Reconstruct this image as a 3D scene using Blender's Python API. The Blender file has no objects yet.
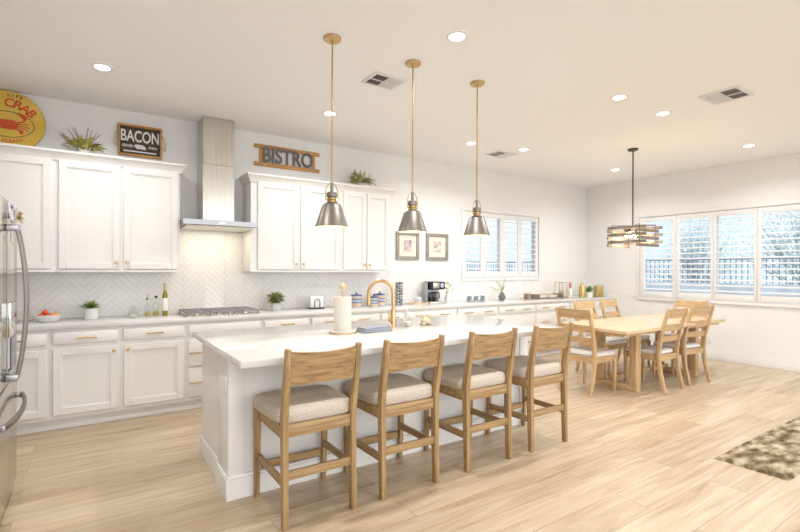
import bpy, bmesh, math, random
from mathutils import Vector, Matrix
random.seed(7)
sc = bpy.context.scene
COL = sc.collection
PI = math.pi

# ------------------------------------------------------------------ camera
cam_d = bpy.data.cameras.new('camera'); cam = bpy.data.objects.new('camera', cam_d); COL.objects.link(cam)
cam_d.sensor_width = 36; cam_d.lens = 463.94 * 36 / 800; cam_d.shift_y = 3.84 / 800; cam_d.clip_start = 0.05; cam_d.clip_end = 300
cam.matrix_world = Matrix.Translation((0, 0, 1.3995)) @ Matrix.Rotation(-0.59, 4, 'Z') @ Matrix.Rotation(PI/2, 4, 'X') @ Matrix.Rotation(0.0039, 4, 'Z')
sc.camera = cam
# ------------------------------------------------------------------ world, exposure
w = bpy.data.worlds.new('sky'); sc.world = w; w.use_nodes = True
wn, wl = w.node_tree.nodes, w.node_tree.links
bg = wn['Background']
tc = wn.new('ShaderNodeTexCoord'); mp = wn.new('ShaderNodeMapping'); mp.inputs['Scale'].default_value = (1, 1, 3)
ns = wn.new('ShaderNodeTexNoise'); ns.inputs['Scale'].default_value = 1.6; ns.inputs['Detail'].default_value = 5
cr = wn.new('ShaderNodeValToRGB'); cr.color_ramp.elements[0].position = .42; cr.color_ramp.elements[1].position = .62
cr.color_ramp.elements[0].color = (.72, .82, .95, 1); cr.color_ramp.elements[1].color = (.90, .94, .99, 1)
wl.new(tc.outputs['Generated'], mp.inputs['Vector']); wl.new(mp.outputs[0], ns.inputs['Vector']); wl.new(ns.outputs['Fac'], cr.inputs['Fac']); wl.new(cr.outputs[0], bg.inputs['Color'])
# sky strength raised behind the camera, added as fill for the room
sx = wn.new('ShaderNodeSeparateXYZ'); wl.new(tc.outputs['Generated'], sx.inputs[0])
mr = wn.new('ShaderNodeMapRange'); mr.inputs['From Min'].default_value = .25; mr.inputs['From Max'].default_value = -.55; mr.inputs['To Min'].default_value = 1.05; mr.inputs['To Max'].default_value = 2.6
wl.new(sx.outputs['Y'], mr.inputs['Value']); wl.new(mr.outputs[0], bg.inputs['Strength'])
mw = wn.new('ShaderNodeMix'); mw.data_type = 'RGBA'; mq = wn.new('ShaderNodeMapRange'); mq.inputs['From Min'].default_value = .1; mq.inputs['From Max'].default_value = -.5
wl.new(sx.outputs['Y'], mq.inputs['Value']); wl.new(mq.outputs[0], mw.inputs[0]); wl.new(cr.outputs[0], mw.inputs[6]); mw.inputs[7].default_value = (.95, .975, 1, 1); wl.new(mw.outputs[2], bg.inputs['Color'])
vs = sc.view_settings; vs.view_transform = 'Standard'; vs.look = 'None'; vs.exposure = 0.0; vs.gamma = 1.0; vs.use_curve_mapping = False
CAN_W, CAN_COL = 11.5, (1.0, .975, .94)
EXPO = 0.33
vs.exposure = EXPO

# ------------------------------------------------------------------ room numbers (metres)
WY, WX, CE = 5.588, 8.19, 3.04       # cabinet wall, window wall, ceiling
LX, BY = -1.20, -1.8                 # fridge wall, unseen open side behind the camera, set close to admit sky light

# ------------------------------------------------------------------ materials
def mat(name, col, rough=.5, metal=0, spec=.5, coat=0, emis=None, estr=0, trans=0, ior=1.45):
    m = bpy.data.materials.new(name); m.use_nodes = True
    b = m.node_tree.nodes['Principled BSDF']
    b.inputs['Base Color'].default_value = (*col, 1); b.inputs['Roughness'].default_value = rough
    b.inputs['Metallic'].default_value = metal; b.inputs['Specular IOR Level'].default_value = spec
    b.inputs['Coat Weight'].default_value = coat; b.inputs['Transmission Weight'].default_value = trans; b.inputs['IOR'].default_value = ior
    if emis: b.inputs['Emission Color'].default_value = (*emis, 1); b.inputs['Emission Strength'].default_value = estr
    return m
def nodes(m): return m.node_tree.nodes, m.node_tree.links, m.node_tree.nodes['Principled BSDF']
def ramp(n, stops):
    r = n.new('ShaderNodeValToRGB'); e = r.color_ramp.elements
    e[0].position, e[0].color = stops[0][0], (*stops[0][1], 1); e[1].position, e[1].color = stops[-1][0], (*stops[-1][1], 1)
    for p, c in stops[1:-1]:
        k = e.new(p); k.color = (*c, 1)
    return r
def noisy(name, stops, scale=(1, 1, 1), nscale=5, detail=4, rough=.5, bump=0, bdist=.002, metal=0, spec=.5, distort=0, coord='Object', aniso=0):
    m = mat(name, (.5, .5, .5), rough, metal, spec); n, l, b = nodes(m)
    t = n.new('ShaderNodeTexCoord'); p = n.new('ShaderNodeMapping'); p.inputs['Scale'].default_value = scale
    s = n.new('ShaderNodeTexNoise'); s.inputs['Scale'].default_value = nscale; s.inputs['Detail'].default_value = detail; s.inputs['Distortion'].default_value = distort
    r = ramp(n, stops)
    l.new(t.outputs[coord], p.inputs['Vector']); l.new(p.outputs[0], s.inputs['Vector']); l.new(s.outputs['Fac'], r.inputs['Fac']); l.new(r.outputs[0], b.inputs['Base Color'])
    if bump:
        q = n.new('ShaderNodeBump'); q.inputs['Strength'].default_value = bump; q.inputs['Distance'].default_value = bdist
        l.new(s.outputs['Fac'], q.inputs['Height']); l.new(q.outputs[0], b.inputs['Normal'])
    if aniso: b.inputs['Anisotropic'].default_value = aniso
    return m
def wood(name, c0, c1, c2, axis='z', rough=.45, sc_=1.0):
    s = {'x': (1.2, 22, 22), 'y': (22, 1.2, 22), 'z': (22, 22, 1.2)}[axis]
    return noisy(name, [(.3, c0), (.5, c1), (.7, c2)], scale=s, nscale=2.2*sc_, detail=6, rough=rough, bump=.12, bdist=.001, distort=.6)

M = {}
M['white'] = noisy('cabinet_white_paint', [(.3, (.78, .775, .76)), (.7, (.80, .795, .78))], nscale=3, rough=.38)
M['trim'] = noisy('trim_white_paint', [(.3, (.80, .80, .80)), (.7, (.83, .83, .83))], nscale=3, rough=.42)
M['wall'] = noisy('wall_paint', [(.3, (.83, .83, .825)), (.7, (.85, .85, .845))], nscale=40, rough=.85, bump=.05)
M['ceil'] = noisy('ceiling_paint', [(.3, (.89, .89, .885)), (.7, (.90, .90, .895))], nscale=60, rough=.9, bump=.08)
M['quartz'] = noisy('white_quartz', [(.35, (.66, .65, .64)), (.6, (.70, .69, .68)), (.75, (.64, .625, .61))], scale=(1, 2.5, 1), nscale=1.6, detail=8, rough=.12, distort=1.2)
M['tile'] = noisy('glazed_tile', [(.3, (.82, .81, .79)), (.7, (.86, .85, .83))], nscale=7, rough=.22)
M['grout'] = mat('grout', (.62, .60, .57), .9)
M['oakx'] = wood('oak_along_x', (.235, .14, .056), (.365, .235, .108), (.47, .315, .155), 'x')
M['oakz'] = wood('oak_along_z', (.235, .14, .056), (.365, .235, .108), (.47, .315, .155), 'z')
M['oaky'] = wood('oak_along_y', (.235, .14, .056), (.365, .235, .108), (.47, .315, .155), 'y')
M['dinx'] = wood('pale_oak_along_x', (.42, .27, .125), (.54, .365, .19), (.63, .45, .26), 'x')
M['diny'] = wood('pale_oak_along_y', (.42, .27, .125), (.54, .365, .19), (.63, .45, .26), 'y')
M['dinz'] = wood('pale_oak_along_z', (.42, .27, .125), (.54, .365, .19), (.63, .45, .26), 'z')
M['dintop'] = wood('pale_oak_table_top', (.56, .40, .23), (.65, .48, .30), (.72, .56, .38), 'x', rough=.25)
M['signwood'] = wood('honey_sign_wood', (.42, .19, .05), (.55, .27, .08), (.66, .36, .13), 'x', rough=.6)
M['fabric'] = noisy('oatmeal_fabric', [(.35, (.47, .395, .325)), (.65, (.62, .545, .465))], nscale=130, detail=2, rough=.95, bump=.5, bdist=.002)
M['linen'] = noisy('cream_linen', [(.35, (.70, .68, .65)), (.65, (.80, .79, .77))], nscale=160, detail=2, rough=.95, bump=.4, bdist=.001)
M['brass'] = mat('brushed_brass', (.52, .365, .17), .32, 1)
M['brassd'] = mat('aged_brass', (.50, .36, .17), .4, 1)
M['copper'] = mat('champagne_gold_faucet', (.66, .44, .23), .28, 1)
M['nickel'] = noisy('brushed_nickel', [(.3, (.235, .215, .195)), (.7, (.28, .26, .235))], scale=(1, 1, 60), nscale=3, rough=.42, metal=1)
M['steel'] = noisy('brushed_steel', [(.3, (.56, .53, .48)), (.7, (.66, .63, .58))], scale=(40, 40, 1), nscale=2, rough=.24, metal=1)
M['fridge'] = noisy('fridge_steel', [(.3, (.56, .51, .43)), (.7, (.62, .57, .49))], scale=(40, 40, 1), nscale=2, rough=.13, metal=1)
M['steelc'] = noisy('canopy_steel', [(.3, (.36, .36, .38)), (.7, (.42, .42, .44))], scale=(1, 40, 40), nscale=2, rough=.3, metal=1)
M['chrome'] = mat('polished_chrome', (.75, .75, .75), .1, 1)
M['black'] = mat('black_plastic', (.02, .02, .022), .35)
M['iron'] = mat('cast_iron', (.26, .26, .27), .5, .4)
M['dark'] = mat('dark_bronze', (.09, .075, .06), .45, .7)
M['greywood'] = noisy('weathered_grey_wood', [(.3, (.17, .14, .115)), (.7, (.30, .25, .205))], scale=(18, 18, 2), nscale=2, rough=.6)
M['frame'] = noisy('pewter_frame', [(.3, (.26, .245, .22)), (.7, (.38, .36, .32))], scale=(8, 8, 8), nscale=4, rough=.45, metal=.4)
M['paper'] = mat('mat_board', (.82, .80, .72), .9)
M['ceramic'] = mat('white_ceramic', (.82, .82, .80), .25)
M['greyc'] = mat('grey_cement', (.62, .62, .60), .8)
M['red'] = noisy('red_tomato_skin', [(.3, (.62, .06, .02)), (.7, (.75, .16, .05))], nscale=9, rough=.3)
M['orange'] = mat('orange_fruit_skin', (.85, .33, .05), .4)
M['stem'] = mat('green_stem', (.16, .26, .05), .6)
M['succ'] = noisy('succulent_green', [(.3, (.16, .24, .06)), (.7, (.42, .50, .18))], nscale=20, rough=.5)
M['olive'] = noisy('olive_leaf', [(.3, (.20, .24, .06)), (.5, (.40, .42, .15)), (.65, (.66, .64, .38))], nscale=22, rough=.6)
M['yelleaf'] = noisy('yellow_green_leaf', [(.3, (.28, .27, .05)), (.55, (.50, .46, .12)), (.75, (.66, .60, .34))], nscale=22, rough=.6)
M['fern'] = noisy('fresh_green_leaf', [(.3, (.12, .25, .05)), (.7, (.32, .48, .12))], nscale=20, rough=.55)
M['purple'] = mat('dusty_purple_sprig', (.28, .22, .24), .8)
M['soil'] = noisy('potting_soil', [(.3, (.05, .035, .02)), (.7, (.12, .08, .05))], nscale=60, rough=1)
M['blue'] = mat('navy_glaze', (.04, .07, .20), .3)
M['bluel'] = mat('light_blue_glaze', (.42, .48, .62), .3)
M['tan'] = wood('pale_bamboo', (.60, .40, .22), (.70, .50, .30), (.76, .58, .38), 'x')
M['towel'] = noisy('blue_grey_towel', [(.35, (.24, .27, .33)), (.65, (.36, .40, .47))], nscale=150, rough=1, bump=.5)
M['roll'] = noisy('paper_towel', [(.35, (.66, .63, .57)), (.65, (.70, .67, .61))], nscale=60, rough=1, bump=.3)
M['cream'] = mat('cream_ceramic', (.60, .53, .37), .4)
M['creamwhite'] = mat('creamy_white_glaze', (.84, .81, .72), .4)
M['gold'] = mat('antique_gold', (.60, .46, .20), .35, 1)
M['oil'] = mat('olive_oil', (.72, .60, .10), .1, trans=.6)
M['greenglass'] = mat('olive_green_glass', (.40, .36, .04), .08, trans=.5)
M['label'] = mat('pale_label', (.78, .77, .70), .8)
M['pink'] = mat('rose_label', (.55, .22, .16), .6)
M['char'] = noisy('charcoal_board', [(.3, (.055, .042, .03)), (.7, (.10, .08, .06))], scale=(2, 2, 20), nscale=3, rough=.8)
M['letter'] = mat('whitewash_letter', (.80, .80, .78), .8)
M['metal_letter'] = mat('galvanised_letter', (.17, .155, .145), .6, .3)
M['yellow'] = noisy('mustard_sign_paint', [(.3, (.74, .47, .06)), (.7, (.80, .56, .12))], nscale=6, rough=.6)
M['signred'] = mat('tomato_red_sign_paint', (.68, .09, .03), .6)
M['signdark'] = mat('brown_sign_ink', (.12, .06, .02), .7)
M['rope'] = mat('jute_rope', (.52, .42, .26), .95)
M['lens'] = mat('lit_lamp_lens', (.9, .9, .9), .5, emis=(1, .97, .92), estr=9)
M['bulb'] = mat('lit_warm_bulb', (.9, .8, .6), .5, emis=(1, .74, .42), estr=14)
M['bulbp'] = mat('lit_pendant_bulb', (.9, .8, .6), .5, emis=(1, .72, .36), estr=6)
M['inner'] = mat('cream_shade_lining', (.82, .72, .50), .5)
M['vent'] = mat('vent_white_metal', (.74, .74, .74), .5)
M['ventd'] = mat('vent_dark_duct', (.12, .11, .10), .8)
M['stone'] = noisy('grey_block', [(.3, (.42, .44, .47)), (.7, (.56, .58, .61))], nscale=3, rough=.95, bump=.3)
M['gravel'] = noisy('pale_gravel', [(.3, (.50, .47, .43)), (.7, (.66, .63, .60))], nscale=30, rough=1)
M['fence'] = mat('fence_iron', (.20, .23, .27), .6, .3)  # lightened blue-grey, outdoor haze painted into the iron colour
M['bark'] = noisy('bark', [(.3, (.34, .34, .35)), (.7, (.50, .50, .50))], scale=(6, 6, 1), nscale=5, rough=1)  # bark paled too, with the haze put into its colour
M['treeleaf'] = noisy('hazed_green_leaf', [(.3, (.44, .50, .48)), (.7, (.66, .70, .68))], nscale=3, rough=.9)  # leaf greens washed out to paint in the bright outdoor haze
M['photo1'] = noisy('mauve_print', [(.35, (.20, .18, .22)), (.5, (.60, .48, .50)), (.65, (.75, .60, .56))], nscale=16, rough=.7)
M['photo2'] = noisy('rose_print', [(.35, (.26, .22, .24)), (.5, (.66, .46, .42)), (.65, (.80, .72, .66))], nscale=13, rough=.7)
M['mag'] = noisy('patterned_magnet', [(.42, (.08, .10, .18)), (.5, (.60, .62, .72)), (.6, (.85, .83, .80))], nscale=30, rough=.6)
M['tanflower'] = noisy('dried_flower_magnet', [(.35, (.45, .30, .12)), (.65, (.78, .62, .38))], nscale=30, rough=.9)

def glass(name, tint=(1, 1, 1), fac=.12):
    m = bpy.data.materials.new(name); m.use_nodes = True; n, l = m.node_tree.nodes, m.node_tree.links
    n.clear(); o = n.new('ShaderNodeOutputMaterial'); t = n.new('ShaderNodeBsdfTransparent'); g = n.new('ShaderNodeBsdfGlossy'); x = n.new('ShaderNodeMixShader')
    t.inputs[0].default_value = (*tint, 1); g.inputs['Roughness'].default_value = .03; g.inputs[0].default_value = (.9, .9, .9, 1)
    fr = n.new('ShaderNodeLayerWeight'); fr.inputs['Blend'].default_value = fac
    l.new(fr.outputs['Facing'], x.inputs[0]); l.new(t.outputs[0], x.inputs[1]); l.new(g.outputs[0], x.inputs[2]); l.new(x.outputs[0], o.inputs[0])
    return m
M['glass'] = glass('clear_glass', (.93, .95, .94), .35)
M['cup'] = glass('blue_tinted_glass', (.72, .80, .84), .35)
M['clearpane'] = glass('clear_picture_glass', (1, 1, 1), .03)
M['pane'] = glass('window_glass', (.93, .97, 1), .06)
M['smoke'] = glass('smoky_glass', (.42, .46, .48), .35)

# oak plank floor: long planks running along X
def floor_mat():
    m = mat('oak_plank_floor', (.6, .45, .3), .34); n, l, b = nodes(m)
    t = n.new('ShaderNodeTexCoord'); sh = n.new('ShaderNodeMapping'); sh.inputs['Location'].default_value = (.35, -.018, 0)
    br = n.new('ShaderNodeTexBrick'); br.inputs['Scale'].default_value = 1
    br.inputs['Brick Width'].default_value = 1.9; br.inputs['Row Height'].default_value = .235; br.inputs['Mortar Size'].default_value = .0016; br.inputs['Mortar Smooth'].default_value = .1; br.inputs['Bias'].default_value = 0
    br.offset = .37; br.offset_frequency = 2
    br.inputs['Color1'].default_value = (.0, .0, .0, 1); br.inputs['Color2'].default_value = (1, 1, 1, 1); br.inputs['Mortar'].default_value = (.5, .5, .5, 1)
    l.new(t.outputs['Object'], sh.inputs[0]); l.new(sh.outputs[0], br.inputs['Vector'])
    # shift the grain per plank
    add = n.new('ShaderNodeVectorMath'); add.operation = 'MULTIPLY_ADD'; add.inputs[1].default_value = (7, 13, 5)
    l.new(br.outputs['Color'], add.inputs[0]); l.new(t.outputs['Object'], add.inputs[2])
    gm = n.new('ShaderNodeMapping'); gm.inputs['Scale'].default_value = (.7, 9, 1); l.new(add.outputs[0], gm.inputs[0])
    g1 = n.new('ShaderNodeTexNoise'); g1.inputs['Scale'].default_value = 1.7; g1.inputs['Detail'].default_value = 8; g1.inputs['Roughness'].default_value = .62; g1.inputs['Distortion'].default_value = .8; l.new(gm.outputs[0], g1.inputs['Vector'])
    rc = ramp(n, [(.25, (.33, .23, .145)), (.40, (.50, .38, .262)), (.56, (.595, .48, .35)), (.76, (.69, .585, .455))]); l.new(g1.outputs['Fac'], rc.inputs[0])
    tone = ramp(n, [(0, (.80, .77, .74)), (.5, (.97, .96, .94)), (1, (1.0, 1.0, 1.0))]); l.new(br.outputs['Color'], tone.inputs[0])
    mx = n.new('ShaderNodeMix'); mx.data_type = 'RGBA'; mx.blend_type = 'MULTIPLY'; mx.inputs[0].default_value = 1
    l.new(rc.outputs[0], mx.inputs[6]); l.new(tone.outputs[0], mx.inputs[7])
    # small knots
    km = n.new('ShaderNodeMapping'); km.inputs['Scale'].default_value = (1.4, 4.2, 1); l.new(add.outputs[0], km.inputs[0])
    vo = n.new('ShaderNodeTexVoronoi'); vo.inputs['Scale'].default_value = 1; l.new(km.outputs[0], vo.inputs['Vector'])
    kr = ramp(n, [(0, (.50, .38, .28)), (.05, (.80, .74, .68)), (.10, (1, 1, 1))]); l.new(vo.outputs['Distance'], kr.inputs[0])
    m2 = n.new('ShaderNodeMix'); m2.data_type = 'RGBA'; m2.blend_type = 'MULTIPLY'; m2.inputs[0].default_value = .8
    l.new(mx.outputs[2], m2.inputs[6]); l.new(kr.outputs[0], m2.inputs[7])
    mo = n.new('ShaderNodeMix'); mo.data_type = 'RGBA'; mo.inputs[7].default_value = (.30, .20, .12, 1)
    l.new(br.outputs['Fac'], mo.inputs[0]); l.new(m2.outputs[2], mo.inputs[6]); l.new(mo.outputs[2], b.inputs['Base Color'])
    bp = n.new('ShaderNodeBump'); bp.inputs['Strength'].default_value = .15; bp.inputs['Distance'].default_value = .001; l.new(g1.outputs['Fac'], bp.inputs['Height']); l.new(bp.outputs[0], b.inputs['Normal'])
    return m
M['floor'] = floor_mat()
def rug_mat():
    m = noisy('shaggy_rug_pile', [(.36, (.09, .06, .03)), (.47, (.22, .165, .10)), (.56, (.36, .295, .205)), (.70, (.56, .50, .39))], scale=(1.0, 2.0, 1), nscale=6.5, detail=12, rough=1, bump=1, bdist=.01)
    return m
M['rug'] = rug_mat()
def checker_mat():
    m = mat('black_white_lattice', (.5, .5, .5), .4); n, l, b = nodes(m)
    t = n.new('ShaderNodeTexCoord'); p = n.new('ShaderNodeMapping'); p.inputs['Rotation'].default_value = (0, PI/4, 0); p.inputs['Scale'].default_value = (38, 38, 38)
    c = n.new('ShaderNodeTexChecker'); c.inputs['Scale'].default_value = 1; c.inputs['Color1'].default_value = (.03, .03, .035, 1); c.inputs['Color2'].default_value = (.50, .50, .48, 1)
    l.new(t.outputs['Object'], p.inputs[0]); l.new(p.outputs[0], c.inputs['Vector']); l.new(c.outputs[0], b.inputs['Base Color']); return m
M['lattice'] = checker_mat()

# ------------------------------------------------------------------ mesh helpers
class MB:
    def __init__(s): s.b = bmesh.new()
    def _merge(s, t, mtx=None):
        if mtx is not None: bmesh.ops.transform(t, matrix=mtx, verts=t.verts)
        me = bpy.data.meshes.new('t'); t.to_mesh(me); t.free(); s.b.from_mesh(me); bpy.data.meshes.remove(me)
    def box(s, x0, x1, y0, y1, z0, z1, bev=0, seg=2, mtx=None):
        t = bmesh.new(); bmesh.ops.create_cube(t, size=1)
        bmesh.ops.scale(t, vec=(x1-x0, y1-y0, z1-z0), verts=t.verts); bmesh.ops.translate(t, vec=((x0+x1)/2, (y0+y1)/2, (z0+z1)/2), verts=t.verts)
        if bev: bmesh.ops.bevel(t, geom=t.edges[:], offset=bev, segments=seg, affect='EDGES', profile=.5)
        s._merge(t, mtx); return s
    def beam(s, p0, p1, w, d, bev=0, w1=None, d1=None, up=(0, 1, 0)):
        """rectangular bar from p0 to p1; w across, d along 'up' direction"""
        p0, p1 = Vector(p0), Vector(p1); a = (p1-p0).normalized(); u = Vector(up); u = (u - a*u.dot(a)).normalized(); r = a.cross(u)
        w1 = w1 or w; d1 = d1 or d; t = bmesh.new(); vs_ = []
        for p, ww, dd in ((p0, w, d), (p1, w1, d1)):
            for i, j in ((-1, -1), (1, -1), (1, 1), (-1, 1)): vs_.append(t.verts.new(p + r*i*ww/2 + u*j*dd/2))
        for q in ((3, 2, 1, 0), (4, 5, 6, 7), (0, 1, 5, 4), (1, 2, 6, 5), (2, 3, 7, 6), (3, 0, 4, 7)): t.faces.new([vs_[k] for k in q])
        bmesh.ops.recalc_face_normals(t, faces=t.faces)
        if bev: bmesh.ops.bevel(t, geom=t.edges[:], offset=bev, segments=2, affect='EDGES', profile=.5)
        s._merge(t); return s
    def sweep(s, pts, w, d, up=(1, 0, 0), bev=0):
        """rectangular section swept through points; w,d numbers or lists (w along 'up')"""
        t = bmesh.new(); rings = []; P = [Vector(p) for p in pts]; n = len(P)
        for i, p in enumerate(P):
            a = (P[min(i+1, n-1)] - P[max(i-1, 0)]).normalized(); u = Vector(up); u = (u - a*u.dot(a)).normalized(); r = a.cross(u)
            ww = w[i] if isinstance(w, (list, tuple)) else w; dd = d[i] if isinstance(d, (list, tuple)) else d
            rings.append([t.verts.new(p + u*x*ww/2 + r*y*dd/2) for x, y in ((-1, -1), (1, -1), (1, 1), (-1, 1))])
        for k in range(n-1):
            for j in range(4): t.faces.new((rings[k][j], rings[k][(j+1) % 4], rings[k+1][(j+1) % 4], rings[k+1][j]))
        t.faces.new(rings[0][::-1]); t.faces.new(rings[-1]); bmesh.ops.recalc_face_normals(t, faces=t.faces)
        if bev:
            eds = [e for e in t.edges if len(e.link_faces) == 2 and e.calc_face_angle(0) > .9]
            bmesh.ops.bevel(t, geom=eds, offset=bev, segments=2, affect='EDGES', profile=.5)
        s._merge(t); return s
    def tube(s, pts, r, seg=10, closed=False, cap=True):
        P = [Vector(p) for p in pts]; n = len(P); t = bmesh.new(); rings = []; u = None
        for i, p in enumerate(P):
            if closed: a = (P[(i+1) % n] - P[(i-1) % n]).normalized()
            else: a = (P[min(i+1, n-1)] - P[max(i-1, 0)]).normalized()
            if u is None:
                u = Vector((0, 0, 1)) if abs(a.z) < .9 else Vector((1, 0, 0))
            u = (u - a*u.dot(a)).normalized(); v = a.cross(u); rr = r[i] if isinstance(r, (list, tuple)) else r
            rings.append([t.verts.new(p + (u*math.cos(2*PI*k/seg) + v*math.sin(2*PI*k/seg))*rr) for k in range(seg)])
        m = n if closed else n-1
        for k in range(m):
            A, B_ = rings[k], rings[(k+1) % n]
            for j in range(seg): t.faces.new((A[j], A[(j+1) % seg], B_[(j+1) % seg], B_[j]))
        if not closed and cap: t.faces.new(rings[0][::-1]); t.faces.new(rings[-1])
        bmesh.ops.recalc_face_normals(t, faces=t.faces); s._merge(t); return s
    def lathe(s, prof, c=(0, 0, 0), seg=28, mtx=None):
        """prof: list of (r, z), open profile; r=0 ends become poles"""
        t = bmesh.new(); rings = []
        for r, z in prof:
            if r < 1e-6: rings.append([t.verts.new((c[0], c[1], c[2]+z))])
            else: rings.append([t.verts.new((c[0]+r*math.cos(2*PI*k/seg), c[1]+r*math.sin(2*PI*k/seg), c[2]+z)) for k in range(seg)])
        for A, B_ in zip(rings, rings[1:]):
            for j in range(seg):
                a0, a1 = A[j % len(A)], A[(j+1) % len(A)]; b0, b1 = B_[j % len(B_)], B_[(j+1) % len(B_)]
                if len(A) == 1 and len(B_) == 1: break
                if len(A) == 1: t.faces.new((a0, b1, b0))
                elif len(B_) == 1: t.faces.new((a0, a1, b0))
                else: t.faces.new((a0, a1, b1, b0))
        bmesh.ops.recalc_face_normals(t, faces=t.faces); s._merge(t, mtx); return s
    def ball(s, c, r, seg=16, sq=(1, 1, 1)):
        t = bmesh.new(); bmesh.ops.create_uvsphere(t, u_segments=seg, v_segments=max(6, seg//2), radius=r)
        bmesh.ops.scale(t, vec=sq, verts=t.verts); bmesh.ops.translate(t, vec=c, verts=t.verts); s._merge(t); return s
    def prism(s, poly, y0, y1, axis='y'):
        """outline given as (a,b) pairs; extruded along axis"""
        t = bmesh.new()
        f = {'y': lambda a, b, c: (a, c, b), 'z': lambda a, b, c: (a, b, c), 'x': lambda a, b, c: (c, a, b)}[axis]
        A = [t.verts.new(f(a, b, y0)) for a, b in poly]; B_ = [t.verts.new(f(a, b, y1)) for a, b in poly]; n = len(poly)
        t.faces.new(A); t.faces.new(B_[::-1])
        for i in range(n): t.faces.new((A[i], A[(i+1) % n], B_[(i+1) % n], B_[i]))
        bmesh.ops.recalc_face_normals(t, faces=t.faces); s._merge(t); return s
    def leaf(s, base, dirv, L, W, bend=.25, fold=.15):
        """pointed leaf with a midrib fold and a droop"""
        d = Vector(dirv).normalized(); side = d.cross(Vector((0, 0, 1)));
        if side.length < .05: side = Vector((1, 0, 0))
        side.normalize(); up = side.cross(d).normalized(); b0 = Vector(base); prev = None
        for k in range(5):
            f = k/4; c = b0 + d*L*f - Vector((0, 0, 1))*bend*L*f*f; ww = W*math.sin(PI*(.12 + .88*f))*.5 if k < 4 else .0008
            row = [s.b.verts.new(c - side*ww + up*fold*ww), s.b.verts.new(c), s.b.verts.new(c + side*ww + up*fold*ww)]
            if prev:
                s.b.faces.new((prev[0], prev[1], row[1], row[0])); s.b.faces.new((prev[1], prev[2], row[2], row[1]))
            prev = row
        return s
    def obj(s, name, m, parent=None, label=None, smooth=True, ang=38, loc=None):
        me = bpy.data.meshes.new(name); s.b.to_mesh(me); s.b.free()
        ms = m if isinstance(m, list) else [m]
        for q in ms: me.materials.append(M[q] if isinstance(q, str) else q)
        if smooth:
            me.polygons.foreach_set('use_smooth', [True]*len(me.polygons)); me.set_sharp_from_angle(angle=math.radians(ang))
        o = bpy.data.objects.new(name, me); COL.objects.link(o)
        if parent: o.parent = parent
        if loc: o.location = loc
        if label: o['label'] = label
        return o
def thing(name, label, cat, loc=(0, 0, 0), rz=0, group=None):
    o = bpy.data.objects.new(name, None); COL.objects.link(o); o.location = loc; o.rotation_euler = (0, 0, rz); o.empty_display_size = .1
    o['label'] = label; o['category'] = cat
    if group: o['group'] = group
    return o
def tag(o, label, cat, group=None):
    o['label'] = label; o['category'] = cat
    if group: o['group'] = group
    return o
def struct(o, label=None, cat='structure'):
    o['kind'] = 'structure'; o['label'] = label or o.name.replace('_', ' '); o['category'] = cat; return o
def copy_tree(o, loc=None, rz=None, label=None, parent=None):
    c = o.copy(); COL.objects.link(c)
    if parent: c.parent = parent
    if loc is not None: c.location = loc
    if rz is not None: c.rotation_euler = (0, 0, rz)
    if label: c['label'] = label
    for ch in list(o.children): copy_tree(ch, parent=c)
    return c
def text_mesh(txt, size, depth, mtx, squash=1.0, spacing=1.0, bold=.02):
    """letters as solid mesh; returns bmesh-ready mesh data transformed by mtx. x right, y up, z towards viewer"""
    cu = bpy.data.curves.new('lettering', 'FONT'); cu.body = txt; cu.size = size; cu.extrude = depth/2; cu.align_x = 'CENTER'; cu.align_y = 'CENTER'; cu.space_character = spacing; cu.offset = size*bold
    o = bpy.data.objects.new('lettering', cu); COL.objects.link(o); bpy.context.view_layer.update()
    dg = bpy.context.evaluated_depsgraph_get(); me = bpy.data.meshes.new_from_object(o.evaluated_get(dg)); bpy.data.objects.remove(o); bpy.data.curves.remove(cu)
    me.transform(mtx @ Matrix.Diagonal((squash, 1, 1, 1))); return me
def letters(name, txt, size, depth, mtx, m, parent, squash=1.0, spacing=1.0, label=None):
    me = text_mesh(txt, size, depth, mtx, squash, spacing); me.materials.append(M[m]); o = bpy.data.objects.new(name, me); COL.objects.link(o); o.parent = parent
    if label: o['label'] = label
    return o
FACE = Matrix.Rotation(PI/2, 4, 'X')      # x right, y up -> wall facing -Y

# ------------------------------------------------------------------ the room
b = MB(); b.box(LX, WX+.15, BY, WY+.15, -.06, 0); struct(b.obj('floor', 'floor', smooth=False), 'light oak plank floor', 'floor')
b = MB(); b.box(LX-.12, WX+.15, BY, WY+.15, CE, CE+.1); struct(b.obj('ceiling', 'ceil', smooth=False), 'smooth white ceiling', 'ceiling')
# window openings
W1 = dict(x0=4.90, x1=6.79, z0=1.225, z1=2.40)            # in the cabinet wall
W2 = dict(y1=4.56, y0=2.10, z0=.885, z1=2.39)             # in the window wall
cs = .045
b = MB()
b.box(LX-.12, W1['x0']+cs, WY, WY+.15, 0, CE); b.box(W1['x1']-cs, WX+.15, WY, WY+.15, 0, CE)
b.box(W1['x0']+cs, W1['x1']-cs, WY, WY+.15, 0, W1['z0']+cs); b.box(W1['x0']+cs, W1['x1']-cs, WY, WY+.15, W1['z1']-cs, CE)
struct(b.obj('wall_back', 'wall', smooth=False), 'white painted wall behind the cabinets', 'wall')
b = MB()
b.box(WX, WX+.15, W2['y1']-cs, WY, 0, CE); b.box(WX, WX+.15, BY, W2['y0']+cs, 0, CE)
b.box(WX, WX+.15, W2['y0']+cs, W2['y1']-cs, 0, W2['z0']+cs); b.box(WX, WX+.15, W2['y0']+cs, W2['y1']-cs, W2['z1']-cs, CE)
struct(b.obj('wall_right', 'wall', smooth=False), 'white painted wall with the long window', 'wall')
b = MB(); b.box(LX-.12, LX, BY, WY, 0, CE); struct(b.obj('wall_left', 'wall', smooth=False), 'white painted wall behind the refrigerator', 'wall')
b = MB()
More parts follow.
